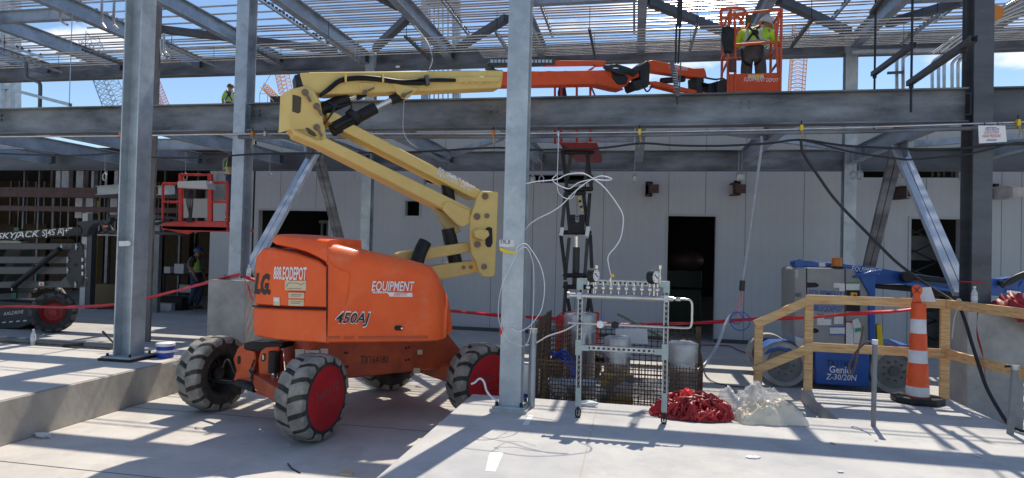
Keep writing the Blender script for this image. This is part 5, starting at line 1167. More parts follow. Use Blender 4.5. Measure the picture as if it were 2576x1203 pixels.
q=MB(); q.tube(spline([gp(x,y,.05) for x,y in ((2512,712),(2535,712),(2560,700),(2590,688),(2610,690))],5),.035,8); q.tube(spline([gp(x,y,.0) for x,y in ((2520,722),(2545,702),(2570,690),(2600,682))],5),.03,8); q.build('hose_bundle',M_cable,gl,smooth=50)
MB().cyl(gp(2530,732,.1),gp(2565,736,.1),.03,10).build('jib_rod',M_chrome,gl,smooth=40)
c=gp(2105,670,.1); be=MB().lathe([(.09,0),(.095,.03),(.07,.035),(.07,.14),(.06,.155),(.001,.155)],c-Vector((0,0,.03)),'Z',18); be.build('beacon',M_amber,gl,smooth=40); MB().lathe([(.001,-.035),(.1,-.035),(.1,0),(.001,0)],c-Vector((0,0,.0)),'Z',18).build('beacon_base',M_black,gl)
one(MB().prism([gp(x,y,.05) for x,y in ((2205,817),(2218,815),(2222,860),(2226,905),(2209,905))],(0,.1,0)),'yellow_guard',mat('bright yellow plastic',(.75,.55,.02)),'yellow plastic guard post behind the blue mast of the right lift','guard',bevel=.01)

# ================================================================= clutter in and before the stud building
random.seed(21)
def Yb(x,y,Y): return P(x,y,Y=Y)
for k,(x,y0,y1,Y,wd,mm,lab) in enumerate(((232,588,778,15.6,.05,M_prim,'thin maroon upright just inside the left building'),(262,500,775,16.5,.09,M_stud,'pale steel stud standing deep in the left building'),(238,505,735,16.1,.03,M_yel,'thin yellow timber prop inside the left building'),(300,520,590,17,.12,M_wrap,'white wrapped duct section high inside the left building'))):
    a=Yb(x,y1,Y); a.z=max(a.z,.0) if y1>700 else a.z; b=Yb(x,y0,Y); one(MB().bb((a.x-wd/2,Y,a.z),(a.x+wd/2,Y+wd,b.z)),'upright',mm,lab,'post')
for k,(x,y,Y,s_,mm,lab) in enumerate(((445,735,15.8,(.7,.5,.35),M_dark,'low dark crate on the floor of the left room'),(418,760,15.5,(.5,.4,.2),M_wrap,'small pale carton near the left room threshold'),(270,720,16.4,(.9,.6,.6),mat('tan carton',(.20,.13,.06)),'tan carton stack deep in the dark left bay'),(310,760,15.4,(1.2,.3,.12),M_prim,'maroon offcut lying in the dark left bay'))):
    a=Yb(x,y,Y); one(MB().box((a.x,Y,s_[2]/2+.003),s_,.2*k),'carton',mm,lab,'crate',bevel=.01)
one(MB().ibeam(P(245,480,Y=14.4),P(340,474,Y=14.4),.24,.14,.01,.014),'beam_end',M_galvs,'pale beam end crossing before the maroon beam of the left building','beam')
one(MB().ibeam(P(398,480,Y=14.4),P(440,478,Y=14.4),.24,.14,.01,.014),'beam_end',M_galvs,'short pale beam end right of the thick left column','beam')
q=MB()
for k in range(4): q.tube(spline([P(478+k*2,478,Y=10.9),P(470+k*5,505,Y=10.85),P(476+k*2,540,Y=10.9),P(470+k*4,560,Y=10.9)],4),.012,6)
q.build('control_hose',M_cable,sj,smooth=50)
for x0_,y0_,x1_,y1_,Y in ((460,500,523,548,13.8),): one(MB().prism(PS([(x0_,y0_),(x1_,y0_),(x1_,y1_),(x0_,y1_)],Y=Y),(0,.03,0)),'hung_board',mat('off white board',(.42,.42,.40)),'off white board standing behind the red basket','board')
for k in range(9):
    x=random.uniform(1.0,5.0) if k%2 else random.uniform(-.9,2.6); y=random.uniform(3.6,6.1); s_=random.uniform(.008,.02)
    one(MB().box((x,y,HD+.004+s_*.2),(s_*2.2,s_,s_*.4),random.uniform(0,3)),'chip',random.choice((M_paper,M_kerb,mat('pale wood chip',(.62,.47,.28)))),'tiny debris chip scattered on the dock floor','litter',group='tiny debris chips on the dock')
for k in range(8):
    x=random.uniform(-5.3,-1.8); y=random.uniform(4.2,6.6); s_=random.uniform(.008,.022)
    one(MB().box((x,y,.006+s_*.2),(s_*2.2,s_,s_*.4),random.uniform(0,3)),'chip',random.choice((M_paper,M_kerb,M_cable)),'tiny debris chip scattered on the driveway','litter',group='tiny debris chips on the driveway')
# ================================================================= gas manifold rack
Yr=5.74
rk=thing('manifold_rack','slotted zinc strut rack carrying a valve manifold and two gauges, standing on the dock','rack',P(1560,1060,Z=HD))
def rp(x,y,dy=0): return P(x,y,Y=Yr+dy)
slot=mat('slot shadow',(.02,.02,.022))
for nx,xa,ya_,xb,yb_ in (('l',1464,712,1451,1050),('r',1681,716,1666,1062)):
    A=rp(xa,ya_); B=rp(xb,yb_); A.x=B.x=(A.x+B.x)/2; B.z=HD+.10
    p=MB().chan(B,A,.045,.045,up=(0,-1,0)).build('post',M_strut,rk)
    n=24
    for k in range(n): z=B.z+(A.z-B.z)*(k+.5)/n; MB().bb((B.x-.008,Yr-.0265,z-.013),(B.x+.008,Yr-.0235,z+.013)).build('slot',slot,p)
    q=MB(); q.bb((B.x-.02,Yr-.03,HD),(B.x+.02,Yr+.03,HD+.008)); q.tube([(B.x-.018,Yr,HD+.008),(B.x-.022,Yr,HD+.06),(B.x,Yr,HD+.09),(B.x+.022,Yr,HD+.06),(B.x+.018,Yr,HD+.008)],.007,6); q.cyl((B.x,Yr,HD+.02),(B.x,Yr,HD+.2),.008,6); q.build('swivel_foot',M_blacks,rk)
    MB().bb((B.x-.024,Yr-.028,HD+.10),(B.x+.024,Yr+.028,HD+.27)).build('foot_sleeve',M_zinc,rk,bevel=.003)
XA_=rp(1458,800).x; XB_=rp(1674,800).x
def bar2(ya_,yb_,nm):
    a=rp(1458,ya_,-.0); b=rp(1674,yb_,-.0); a.x=XA_+.024;b.x=XB_-.024; z=(a.z+b.z)/2; a.z=b.z=z
    o=MB().chan(a,b,.042,.042,up=(0,0,1)).build(nm,M_strut,rk)
    for k in range(16): x=a.x+(b.x-a.x)*(k+.5)/16; MB().bb((x-.011,Yr-.0245,z-.009),(x+.011,Yr-.0215,z+.009)).build('slot',slot,o)
    return z
zt_=bar2(708,716,'top_rail'); zm_=bar2(874,884,'middle_rail')
for x in (XA_,XB_):
    s=1 if x==XA_ else -1
    q=MB().prism([(x-.03*s,Yr-.03,zt_+.03),(x+.09*s,Yr-.03,zt_+.03),(x+.09*s,Yr-.03,zt_-.025),(x+.025*s,Yr-.03,zt_-.025),(x+.025*s,Yr-.03,zt_-.075),(x-.03*s,Yr-.03,zt_-.075)],(0,.006,0)); q.build('corner_bracket',M_zinc,rk,bevel=.002)
    q=MB().prism([(x-.03*s,Yr-.03,zm_+.07),(x+.027*s,Yr-.03,zm_+.07),(x+.027*s,Yr-.03,zm_+.025),(x+.09*s,Yr-.03,zm_+.025),(x+.09*s,Yr-.03,zm_-.027),(x+.027*s,Yr-.03,zm_-.027),(x+.027*s,Yr-.03,zm_-.07),(x-.03*s,Yr-.03,zm_-.07)],(0,.006,0)); q.build('corner_bracket',M_zinc,rk,bevel=.002)
z1=(rp(1458,742).z+rp(1674,751).z)/2
MB().cyl((XA_-.09,Yr-.05,z1),(XB_+.06,Yr-.05,z1),.022,12).build('manifold_pipe',M_pipeb,rk,smooth=50)
MB().cyl((XA_-.09,Yr-.05,z1),(XA_-.11,Yr-.05,z1),.03,8).build('end_cap',M_strut,rk)
for x in (XA_,XB_): MB().box((x,Yr-.05,z1),(.04,.06,.06)).build('pipe_clamp',M_strut,rk)
for k in range(10):
    x=XA_+.075+k*(XB_-XA_-.15)/9+.0
    q=MB(); q.cyl((x,Yr-.06,z1+.02),(x,Yr-.06,z1+.05),.006,6); q.ball((x,Yr-.065,z1+.075),.021,8,6); q.cyl((x,Yr-.065,z1+.05),(x,Yr-.065,z1+.02),.009,6,.004); q.cyl((x,Yr-.06,z1+.095),(x,Yr-.06,z1+.125),.009,6); q.build('valve',M_valve,rk,smooth=50)
p=[(XB_+.06,Yr-.05,z1),(XB_+.14,Yr-.05,z1),(XB_+.20,Yr-.05,z1-.0)]
zl=(rp(1450,814).z+rp(1690,820).z)/2; xr=rp(1740,760).x
q=MB().tube(spline([(XB_+.05,Yr-.05,z1),(xr-.05,Yr-.05,z1),(xr-.012,Yr-.05,z1-.012),(xr,Yr-.05,z1-.06),(xr,Yr-.05,z1-.15),(xr,Yr-.05,zl+.06),(xr-.012,Yr-.05,zl+.012),(xr-.06,Yr-.05,zl),(XB_,Yr-.05,zl),(XA_,Yr-.05,zl),(XA_-.1,Yr-.05,zl-.0)],5),.0105,10); q.build('loop_tube',M_pipeb,rk,smooth=50)
MB().cyl((XB_+.08,Yr-.05,z1),(XB_+.12,Yr-.05,z1),.018,6).build('union_nut',M_valve,rk)
c=rp(1510,816,-.06); q=MB().lathe([(.001,-.03),(.03,-.03),(.034,-.01),(.034,.01),(.028,.02),(.001,.02)],c,'Y',18); q.build('regulator',M_white,rk,smooth=40); MB().bar(c+Vector((0,0,.02)),c+Vector((.035,0,.075)),.018,.012).build('valve_handle',M_decblu,rk,bevel=.003)
c=rp(1547,818,-.06); MB().lathe([(.001,-.03),(.028,-.03),(.034,-.01),(.034,.01),(.001,.02)],c,'Y',8).build('knob',M_black,rk,bevel=.003)
for nm,x,y,yaw in (('a',1495,693,48),('b',1646,697,-20)):
    c=rp(x,y,-.05); n=Vector((.88,-.47,0)) if nm=='a' else Vector((.80,-.60,0)); n.normalize()
    sx_=n.cross(Vector((0,0,1))); r=.061
    q=MB(); q.cyl(c-n*.045,c+n*.02,r,30); g=q.build('gauge',M_black,rk,smooth=40,bevel=.004)
    MB().cyl(c+n*.0205,c+n*.024,r*.86,30).build('dial',M_white,g)
    q=MB(); q.bar(c+n*.026-sx_*.02-Vector((0,0,.015)),c+n*.026+sx_*.03+Vector((0,0,.02)),.008,.003,up=n)
    for k in range(9): a=R(-135+k*33.75); d=sx_*math.sin(a)+Vector((0,0,math.cos(a))); q.bar(c+n*.0255+d*r*.62,c+n*.0255+d*r*.76,.004,.002,up=n)
    q.build('needle',M_decb,g)
    MB().cyl((c.x,c.y,c.z-r),(c.x,c.y,z1),.008,8).build('gauge_stem',M_valve,rk)
for x,y in ((1501,668),(1661,668)):
    q=MB(); a=rp(x,y,-.04); b=rp(x-1,y+46,-.04); q.cyl(a,b,.007,6); q.cyl(a,a-Vector((0,0,.03)),.014,8); q.cyl(a-Vector((0,0,.10)),a-Vector((0,0,.12)),.012,8); q.build('relief_stem',M_valve,rk,smooth=40)
a=rp(1536,700,-.05); q=MB(); q.cyl(a,rp(1536,722,-.05),.009,8); q.build('fitting',M_valve,rk); MB().prism([rp(1536,690,-.055),rp(1545,690,-.055),rp(1545,697,-.055),rp(1536,697,-.055)],(0,.003,0)).build('tag',mat('amber tag',(.8,.4,.01)),rk)
# ================================================================= wire mesh cage with foil wrapped pipes
cg=thing('mesh_cage','rusty welded wire mesh cage around foil wrapped pipes, at the dock edge','cage',(.1,7.2,0))
def mesh_panel(o,ux,w_,h_,nx,nz,par,name,r=.0042,skip=None):
    q=MB(); o=Vector(o); ux=Vector(ux).normalized()
    for i in range(nx+1):
        a=o+ux*(w_*i/nx); j=random.uniform(-.012,.012); q.bar(a,a+Vector((0,0,h_+.02+j)),r*2,r*2,up=(0,1,0))
    for i in range(nz+1):
        a=o+Vector((0,0,h_*i/nz)); q.bar(a,a+ux*w_,r*2,r*2)
    return q.build(name,M_rust,par)
xa=P(1346,900,Y=6.55).x; xb=P(1768,900,Y=6.55).x; zfr=P(1500,915,Y=6.55).z
zsl=.16/.7
mesh_panel((xa,6.55,.05),(1,-.0,0),xb-xa,zfr-.05,54,18,cg,'front_mesh')
zb_=P(1560,818,Y=8.0).z
mesh_panel((P(1383,900,Y=8.0).x,8.0,.05),(1,0,0),P(1757,900,Y=8).x-P(1383,900,Y=8).x,zb_-.05,26,16,cg,'rear_mesh',.005)
zl_=P(1345,816,Y=6.55).z
mesh_panel((xa,6.56,.05),(P(1383,900,Y=8).x-xa,1.44,0),1.5,zl_-.05,26,22,cg,'side_mesh',.005)
mesh_panel((xa+.1,6.8,.06),(.35,1,0),1.1,zl_-.15,18,18,cg,'inner_mesh',.0045)
mesh_panel((P(1757,900,Y=8).x,8.0,.05),(xb-P(1757,900,Y=8).x,-1.45,0),1.46,zfr-.0,24,16,cg,'side_mesh',.0045)
a=P(1757,822,Y=8.0); MB().bb((a.x-.03,7.97,0),(a.x+.03,8.03,a.z)).build('corner_post',M_rust,cg); 
for x,y,wd,yy,lab in ((1460,790,78,7.5,'tallest foil wrapped pipe under a clear plastic cap, left in the mesh cage'),(1554,850,64,7.1,'middle foil wrapped pipe under a plastic cap, in the mesh cage'),(1718,864,70,7.1,'right foil wrapped pipe in the mesh cage')):
    c=P(x,y,Y=yy); r=wd/2/1600*yy; t=thing('insulated_pipe',lab,'pipe',(c.x,yy,0),group='foil wrapped pipes in the cage')
    MB().lathe([(r,0.02),(r*1.0,c.z*.35),(r*1.015,c.z*.36),(r,c.z*.38),(r,c.z*.7),(r*1.015,c.z*.71),(r,c.z*.72),(r,c.z-.03),(r*.96,c.z)],(c.x,yy,0),n=28).build('wrap',M_foil,t,smooth=40)
    q=MB(); random.seed(int(x)); rows=[]
    for zz_,k in ((-.20,1.02),(-.18,1.05),(-.15,1.02),(-.06,1.03),(.0,1.04),(.012,.9),(.02,.5),(.015,.02)):
        rows.append([(c.x+math.cos(2*math.pi*i/24)*r*k*(1+random.uniform(-.03,.04)),yy+math.sin(2*math.pi*i/24)*r*k*(1+random.uniform(-.03,.04)),c.z+zz_+random.uniform(-.01,.01)-(random.uniform(0,.06) if zz_<-.25 else 0)) for i in range(24)])
    for r_ in rows: r_.append(r_[0])
    q.grid(rows).build('plastic_cap',M_film,t,smooth=180)
a=P(1512,936,Y=6.95); b=P(1592,1010,Y=6.95); q=MB().bb((a.x,6.85,.05),(b.x,7.0,a.z)); one(q,'rusty_block',mat('yellow and grey chipped paint',(.12,.12,.12),(.42,.26,.05),scale=7,rough=.8,lo=.48,hi=.52,detail=8),'grey block with worn yellow paint low in the mesh cage','block',bevel=.01)
one(MB().tube([P(1380,965,Y=6.9),P(1500,968,Y=6.9)],.06,12),'pipe_offcut',M_galv,'bluish steel pipe lying at the bottom left of the mesh cage','pipe',smooth=40)
one(MB().prism([P(1402,880,Y=8.05),P(1478,880,Y=8.05),P(1540,915,Y=8.05),P(1402,925,Y=8.05)],(0,.4,0)),'dark_case',M_black,'dark case behind the tall foil wrapped pipe in the cage','case',bevel=.02)
one(MB().prism([P(1548,827,Y=7.94),P(1628,827,Y=7.94),P(1630,866,Y=7.94),P(1550,862,Y=7.94)],(0,.004,0)),'printed_sheet',M_paper,'printed paper sheet tied to the rear cage mesh','sheet')
one(MB().bar(P(1553,790,Y=8.1),P(1700,866,Y=8.1),.03,.03),'green_rod',mat('green rod',(.10,.16,.10)),'green rod leaning over the rear of the cage','rod')
q=MB(); random.seed(12)
for k in range(7):
    c=P(1385+random.uniform(0,210),980+random.uniform(-10,14),Y=6.9+random.uniform(-.1,.3)); q.ball(c,.09,9,6,(random.uniform(.8,1.6),1,random.uniform(.5,.9)))
for k in range(5):
    c=P(1610+random.uniform(-10,50),985+random.uniform(-30,14),Y=7.2); q.ball(c,.10,9,6,(random.uniform(.8,1.6),1,random.uniform(.5,.9)))
for i,v in enumerate(q.v): q.v[i]=v+Vector((random.uniform(-.02,.02),random.uniform(-.02,.02),random.uniform(-.02,.02)))
one(q,'plastic_scraps',M_film,'clear plastic scraps heaped in the bottom of the mesh cage','plastic sheet',smooth=40)
q=MB(); 
for k in range(4): q.tube(spline([P(1380+k*3,880+k*6,Y=6.9),P(1410+k*4,905-k*7,Y=7.1),P(1440+k*5,935+k*3,Y=6.95),P(1425-k*6,960,Y=7.0)],5),.012,6)
one(q,'cable_coil',M_bluep,'blue and black cords hung inside the left of the cage','cord',smooth=60)
# ================================================================= piles on the dock
def ribbonpile(cx,cy,rx,ry,h,n,mm,name,lab,cat,wid,seed,spread=1):
    random.seed(seed); t=thing(name,lab,cat,(cx,cy,HD)); q=MB()
    for k in range(n):
        a=random.uniform(0,6.28); rr=math.sqrt(random.random()); x=cx+math.cos(a)*rx*rr*.75; y=cy+math.sin(a)*ry*rr*.75
        pts=[]; hd=random.uniform(0,6.28)
        for i in range(random.randint(3,6)):
            e=math.hypot((x-cx)/rx,(y-cy)/ry)
            if e>1.05: x=cx+(x-cx)/e*1.0; y=cy+(y-cy)/e*1.0; hd+=2.2
            d=min(1,math.hypot((x-cx)/rx,(y-cy)/ry)); top=h*(1-d*d)**.5 if d<1 else .0
            pts.append(Vector((x,y,HD+.012+top*random.uniform(.25,1.05)))); hd+=random.uniform(-1.4,1.4); x+=math.cos(hd)*rx*.28; y+=math.sin(hd)*ry*.28
        pts=spline(pts,4); vs=[];w=wid*random.uniform(.5,1.5); tw=random.uniform(0,3)
        for i,p in enumerate(pts):
            tw+=random.uniform(-.5,.5); d=Vector((math.cos(tw),math.sin(tw)*.4,math.sin(tw*1.3))).normalized()*w/2; vs+=[p-d,p+d]
        m_=len(pts); q.add(vs,[(2*i,2*i+1,2*i+3,2*i+2) for i in range(m_-1)])
    for v in q.v:
        if v.z<HD+.006: v.z=HD+.006+random.uniform(0,.01)
    q.build('strands',mm,t,smooth=60,thick=.002); return t
c1=P(1742,1055,Z=HD)
t=ribbonpile(c1.x+.0,c1.y+.10,.37,.20,.21,260,M_rag,'tape_pile','tangled heap of dark red barricade tape on the dock by the rack','tape',.034,4)
c=P(1728,1020,Z=HD+.2); q=MB().ball((c1.x-.05,c1.y+.05,HD+.2),.05,8,6,(1,.7,1.2)); 
for i,v in enumerate(q.v): q.v[i]=v+Vector((random.uniform(-.015,.015),)*3)
q.build('bright_scrap',mat('bright red plastic',(.85,.02,.01),rough=.35),t)
from mathutils import noise as mnoise
def filmheap(cx,cy,rx,ry,h,nx,ny,seed,lobe=1.0):
    rows=[]; so_=Vector((seed*3.1,seed*1.7,0))
    for j in range(ny+1):
        r_=[]
        for i in range(nx+1):
            u=i/nx*2-1; v=j/ny*2-1; m_=max(abs(u),abs(v)); d=math.hypot(u,v); k=(m_/d) if d>1e-6 else 1; u*=k; v*=k; d=m_
            a=math.atan2(v,u); rr=1+.16*math.sin(3*a+seed)+.10*math.sin(7*a+seed*2)
            p=Vector((u*rr*rx,v*rr*ry,0)); n1=mnoise.noise(p*5+so_); n2=abs(mnoise.noise(p*13+so_)); n3=abs(mnoise.noise(p*27+so_))
            z=h*max(0,1-d**2.2)**.7*(.78+.55*n1)+.10*(1-d**4)*(.42-n2)+.055*(.4-n3)*(1-d**6)
            r_.append((cx+p.x+n1*.02,cy+p.y+n2*.03,HD+.006+max(0,z)))
        rows.append(r_)
    return MB().grid(rows)
t=thing('plastic_film_pile','crumpled heap of cream and clear plastic film beside the red tape heap','plastic sheet',(c1.x+.63,c1.y+.17,HD))
filmheap(c1.x+.64,c1.y+.10,.30,.16,.17,64,48,2).build('cream_film',M_filmw,t,smooth=180)
filmheap(c1.x+.50,c1.y+.26,.28,.18,.30,50,40,5).build('clear_film',M_film,t,smooth=180)
filmheap(c1.x+.66,c1.y+.24,.24,.14,.26,44,34,9).build('clear_film',M_film,t,smooth=180)
# ================================================================= wooden guard rail
wr=thing('wooden_rail','pine timber guard rail with two rails around the ramp landing','guard rail',(2.0,7.5,HD))
Yw=7.60
A0=P(1905,1019,Z=.0); 
def post(x,y,z0,z1): return MB().bb((x-.045,y-.02,z0),(x+.045,y+.02,z1))
xB=P(2034,900,Y=Yw).x; xC=P(2378,900,Y=Yw).x
zT=P(2200,758,Y=Yw).z; zM=P(2200,880,Y=Yw).z
hT=.105
xA=P(1908,900,Y=Yw).x
post(xA,Yw+.02,0,zT-.28).build('post',M_wood,wr,bevel=.004); post(xB,Yw+.02,.29,zT-.0).build('post',M_wood,wr,bevel=.004); post(xC,Yw+.02,HD,zT).build('post',M_wood,wr,bevel=.004)
def rail(a,b,h=.095): 
    return MB().bar(a,b,.04,h).build('rail',M_wood,wr,bevel=.004)
zTb=P(2034,760,Y=Yw).z; zTc=P(2378,780,Y=Yw).z
rail((xB-.05,Yw-.025,zT),(xC+.05,Yw-.025,zT)); rail((xB-.05,Yw-.025,zM),(xC+.05,Yw-.025,zM))
zA1=P(1905,812,Y=Yw).z; zA2=P(1905,928,Y=Yw).z
rail((xA-.05,Yw-.026,zA1-.02),(xB+.03,Yw-.026,zT+.01)); rail((xA-.05,Yw-.026,zA2-.02),(xB+.03,Yw-.026,zM+.0))
xD=P(2590,900,Y=6.35).x
post(xD,6.3,HD,zT-.01).build('post',M_wood,wr,bevel=.004)
rail((xC,Yw-.05,zT),(xD+.25,5.6,zT)); rail((xC,Yw-.05,zM),(xD+.1,6.0,zM-.0))
q=MB(); a=Vector((xC+.09,Yw-.07,zT))
q.tube(spline([a+Vector((.0,0,.06)),a+Vector((.03,-.02,.0)),a+Vector((.0,-.01,-.06)),a+Vector((-.03,0,0)),a+Vector((.0,0,.06))],5),.012,6); q.tube(spline([a+Vector((-.02,-.01,-.05)),a+Vector((-.05,-.02,-.15)),a+Vector((-.06,-.01,-.3)),a+Vector((-.07,-.02,-.36))],5),.006,5)
one(q,'rag_tie',mat('pale rag',(.5,.46,.40)),'pale rag knotted around the top rail beside the traffic cone','rag',smooth=60)
# ================================================================= channelizer cone
cc=P(2308,1003,Z=HD); cc.y=7.35; cc.x=P(2308,990,Y=7.35).x
cn=thing('channelizer_cone','tall orange and white channelizer cone on a black rubber base, before the wooden rail','traffic cone',(cc.x,cc.y,HD))
q=MB().prism([(cc.x+.25*math.cos(a),cc.y+.22*math.sin(a),HD) for a in [math.pi/4*k+math.pi/8 for k in range(8)]],(0,0,.065)); q.build('base',M_black,cn,bevel=.008)
ztop=P(2306,760,Y=7.35).z
def zc(y): return P(2308,y,Y=7.35).z
bands=[(998,958,.107,.104,0),(958,912,.100,.093,0),(912,880,.089,.084,1),(880,838,.084,.078,0),(838,802,.074,.070,1),(802,762,.071,.067,0)]
prv=HD+.065
for k,(y0,y1,r0,r1,wh) in enumerate(bands):
    z0=prv; z1_=zc(y1); prv=z1_
    MB().lathe([(r0,z0),(r1,z1_-.004),(r1*.97,z1_)],(cc.x,cc.y,0),n=28).build('reflective_band' if wh else 'body_section',M_coner if wh else M_coneo,cn,smooth=40)
MB().lathe([(.1085,HD+.075),(.107,HD+.17)],(cc.x,cc.y,0),n=28,cap=False).build('worn_band',M_paper,cn)
hnd=[(2296,762),(2300,744),(2296,735),(2295,724),(2302,717),(2312,717),(2321,724),(2321,736),(2315,746),(2320,762)]
MB().prism([P(x,y,Y=7.34) for x,y in hnd],(0,.03,0)).build('handle',M_coneo,cn,bevel=.008)
one(MB().prism([P(x,y,Y=7.42) for x,y in ((2292,758),(2305,724),(2342,722),(2354,758),(2350,760))],(0,.004,0)),'paper_sheet',M_paper,'torn white printed sheet tied behind the cone handle','sheet')
q=MB(); q.bar(P(2300,723,Y=7.32),P(2314,738,Y=7.32),.006,.006); q.bar(P(2314,722,Y=7.32),P(2300,738,Y=7.32),.006,.006); q.build('tie',M_decb,cn)
q=MB(); q.tube(spline([P(2336,842,Y=7.3) if False else P(x,y,Y=6.35) for x,y in ((2195,865),(2190,860),(2175,864),(2150,890),(2138,915),(2136,935),(2142,940),(2150,925),(2160,880),(2168,845),(2172,820))],5),.009,6); one(q,'cable_loop',mat('brown cable',(.10,.06,.05)),'brown cable looped from the top of the conduit stub','cable',smooth=60)
# conduit stubs standing on the dock
for x0_,y0_,xt,yt,r,lab in ((2197,1072,2201,862,.021,'thin grey conduit stub standing on the dock before the blue lift'),(2541,1092,2553,926,.027,'thicker grey conduit stub leaning at the right edge of the dock')):
    a=P(x0_,y0_,Z=HD); b=P(xt,yt,Y=a.y); t=thing('conduit_stub',lab,'conduit',a,group='conduit stubs on the dock')
    MB().cyl(a,b,r,14).build('pipe',mat('grey pvc',(.16,.17,.18),(.22,.23,.24),scale=8,rough=.5),t,smooth=40); MB().cyl(b-Vector((0,0,.015)),b+Vector((0,0,.025)),r*1.25,12).build('taped_end',M_paper if x0_<2300 else M_strut,t,smooth=40)
q=MB(); q.tube([P(x,y,Y=6.27) for x,y in ((2530,922),(2550,921),(2556,924),(2553,932))],.008,6); q.cyl(P(2528,922,Y=6.27),P(2556,921,Y=6.27),.011,6); one(q,'pipe_hook',M_blacks,'small black hook on top of the right conduit stub','hook')
# ================================================================= cooler bucket, bottles, litter
def lathe_at(pr,c,nm,mm,par,n=26,**k): return MB().lathe(pr,c,'Z',n).build(nm,mm,par,smooth=40,**k)
c=P(416,900,Z=HD+.003); c.y=7.15; c.x=P(416,890,Y=7.15).x; c.z=HD+.004
bk_=thing('bucket','white plastic bucket with blue band on the left dock edge','bucket',c)
lathe_at([(.095,0),(.102,.07)],c,'lower_wall',M_bluep,bk_); lathe_at([(.102,.07),(.105,.10)],c,'white_band',M_white,bk_); lathe_at([(.105,.10),(.108,.15)],c,'upper_wall',M_bluep,bk_); lathe_at([(.112,.15),(.114,.185),(.10,.195),(.001,.195)],c,'lid',M_white,bk_)
c=P(1325,1000,Z=0); c=Vector((P(1327,950,Y=6.9).x,6.9,0)); bk_=thing('bucket','tall white bucket with blue label, mostly hidden behind the middle column','bucket',c)
lathe_at([(.12,0),(.13,.25)],c,'lower_wall',M_white,bk_); lathe_at([(.131,.25),(.133,.36)],c,'label_band',M_bluep,bk_); lathe_at([(.133,.36),(.136,.6),(.11,.62),(.09,.66),(.001,.66)],c,'upper_wall',M_white,bk_)
glass=mat('clear bottle plastic',(.80,.84,.86),rough=.15,alpha=.5,spec=.8)
def bottle(c,lab,s=1):
    t=thing('water_bottle',lab,'bottle',c,group='clear water bottles')
    lathe_at([(.03*s,0),(.032*s,.02*s),(.032*s,.12*s),(.03*s,.15*s),(.013*s,.19*s),(.013*s,.205*s)],c,'bottle_wall',glass,t,16); lathe_at([(.015*s,.205*s),(.015*s,.222*s),(.001,.222*s)],c,'cap',M_white,t,12); lathe_at([(.0328*s,.06*s),(.0328*s,.11*s)],c,'label_band',M_paper,t,16)
bottle(Vector((P(83,870,Y=7.4).x,7.4,HD+.004)),'clear water bottle standing on the left dock by the pipes')
bottle(Vector((-5.46,8.3,zpl+.001)),'clear water bottle on top of the left concrete pier')
bottle(Vector((3.86,8.23,zpr+.001)),'clear water bottle on the right concrete pier, left of the dark column')
one(MB().cyl((-12,7.45,HD+.05),(P(285,880,Y=7.45).x,7.45,HD+.05),.042,12),'loose_pipe',M_galvd,'thick blue grey pipe lying along the left dock','pipe',smooth=40,group='pipes lying on the left dock')
one(MB().cyl((-12,7.58,HD+.035),(P(230,872,Y=7.58).x,7.58,HD+.035),.026,10),'loose_pipe',M_galvm,'thin pale pipe lying behind the thick one on the left dock','pipe',smooth=40,group='pipes lying on the left dock')
one(MB().cyl(P(35,888,Y=7.4),P(110,842,Y=7.5),.008,6),'thin_rod',M_zinc,'thin zinc rod leaning across the pipes on the left dock','rod')
one(MB().cyl(P(160,870,Y=7.4),P(207,866,Y=7.4),.018,8),'hand_tool',M_black,'black handled tool lying on the pipes at left','tool')
one(MB().cyl(P(258,834,Y=9),P(286,862,Y=9),.018,6),'bent_rebar',MATS['brown cable'],'short rusty rod leaning beside the thick left column','rod')
def crumple(c,s,mm,name,lab,cat,seed,sq=(1.4,.8,.5)):
    random.seed(seed); q=MB().ball((0,0,0),s,9,6,sq)
    for i,v in enumerate(q.v): q.v[i]=v*random.uniform(.7,1.25)+Vector(c)+Vector((0,0,s*sq[2]*.8))
    return one(q,name,mm,lab,cat)
crumple(P(108,1100,Z=.01),.06,M_paper,'paper_scrap','crumpled white paper at the foot of the left dock wall','litter',1,(1.6,.7,.4))
crumple(P(1480,1022,Z=HD),.05,M_white,'paper_scrap','twisted white paper on the dock beside the rack foot','litter',2,(1.9,.6,.6))
crumple(P(480,918,Z=HD) if False else P(440,917,Z=HD),.04,M_film,'plastic_scrap','small clear plastic scrap on the left dock floor','litter',3)
crumple(P(2882-2576+1588,1252-100,Z=HD),.035,M_paper,'paper_scrap','small torn paper scrap on the dock right of the film heap','litter',4,(1.5,.9,.25))
crumple(P(2205,1226-0,Z=HD) if False else P(2207,1110+115,Z=HD),.03,M_paper,'paper_scrap','flat paper scrap on the right foreground of the dock','litter',5,(1.6,.9,.2))
crumple(P(3204-1000,1110,Z=HD),.01,M_paper,'paper_scrap','tiny paper chip beside the thin conduit stub','litter',6)
one(MB().prism([P(x,y,Z=.006) for x,y in ((853,1196),(866,1186),(890,1189),(886,1198))],(0,0,.012)),'wood_chip',mat('pale wood chip',(.62,.47,.28)),'pale wood chip on the driveway in the foreground','litter')
one(MB().tube([P(724,1166,Z=.012),P(733,1178,Z=.012),P(755,1190,Z=.01)],.006,5),'wire_scrap',M_cable,'short black wire scrap on the driveway','litter')
for pts,lab in ((((1232,1138),(1267,1138),(1246,1187),(1221,1186)),'strip of white tape stuck on the dock in the foreground'),(((1330,1044),(1342,1045),(1330,1069),(1314,1069)),'short white tape strip on the dock in the shadow band')):
    one(MB().prism([P(x,y,Z=HD+.001) for x,y in pts],(0,0,.0015)),'floor_tape',M_dec,lab,'tape',group='white tape strips on the dock')
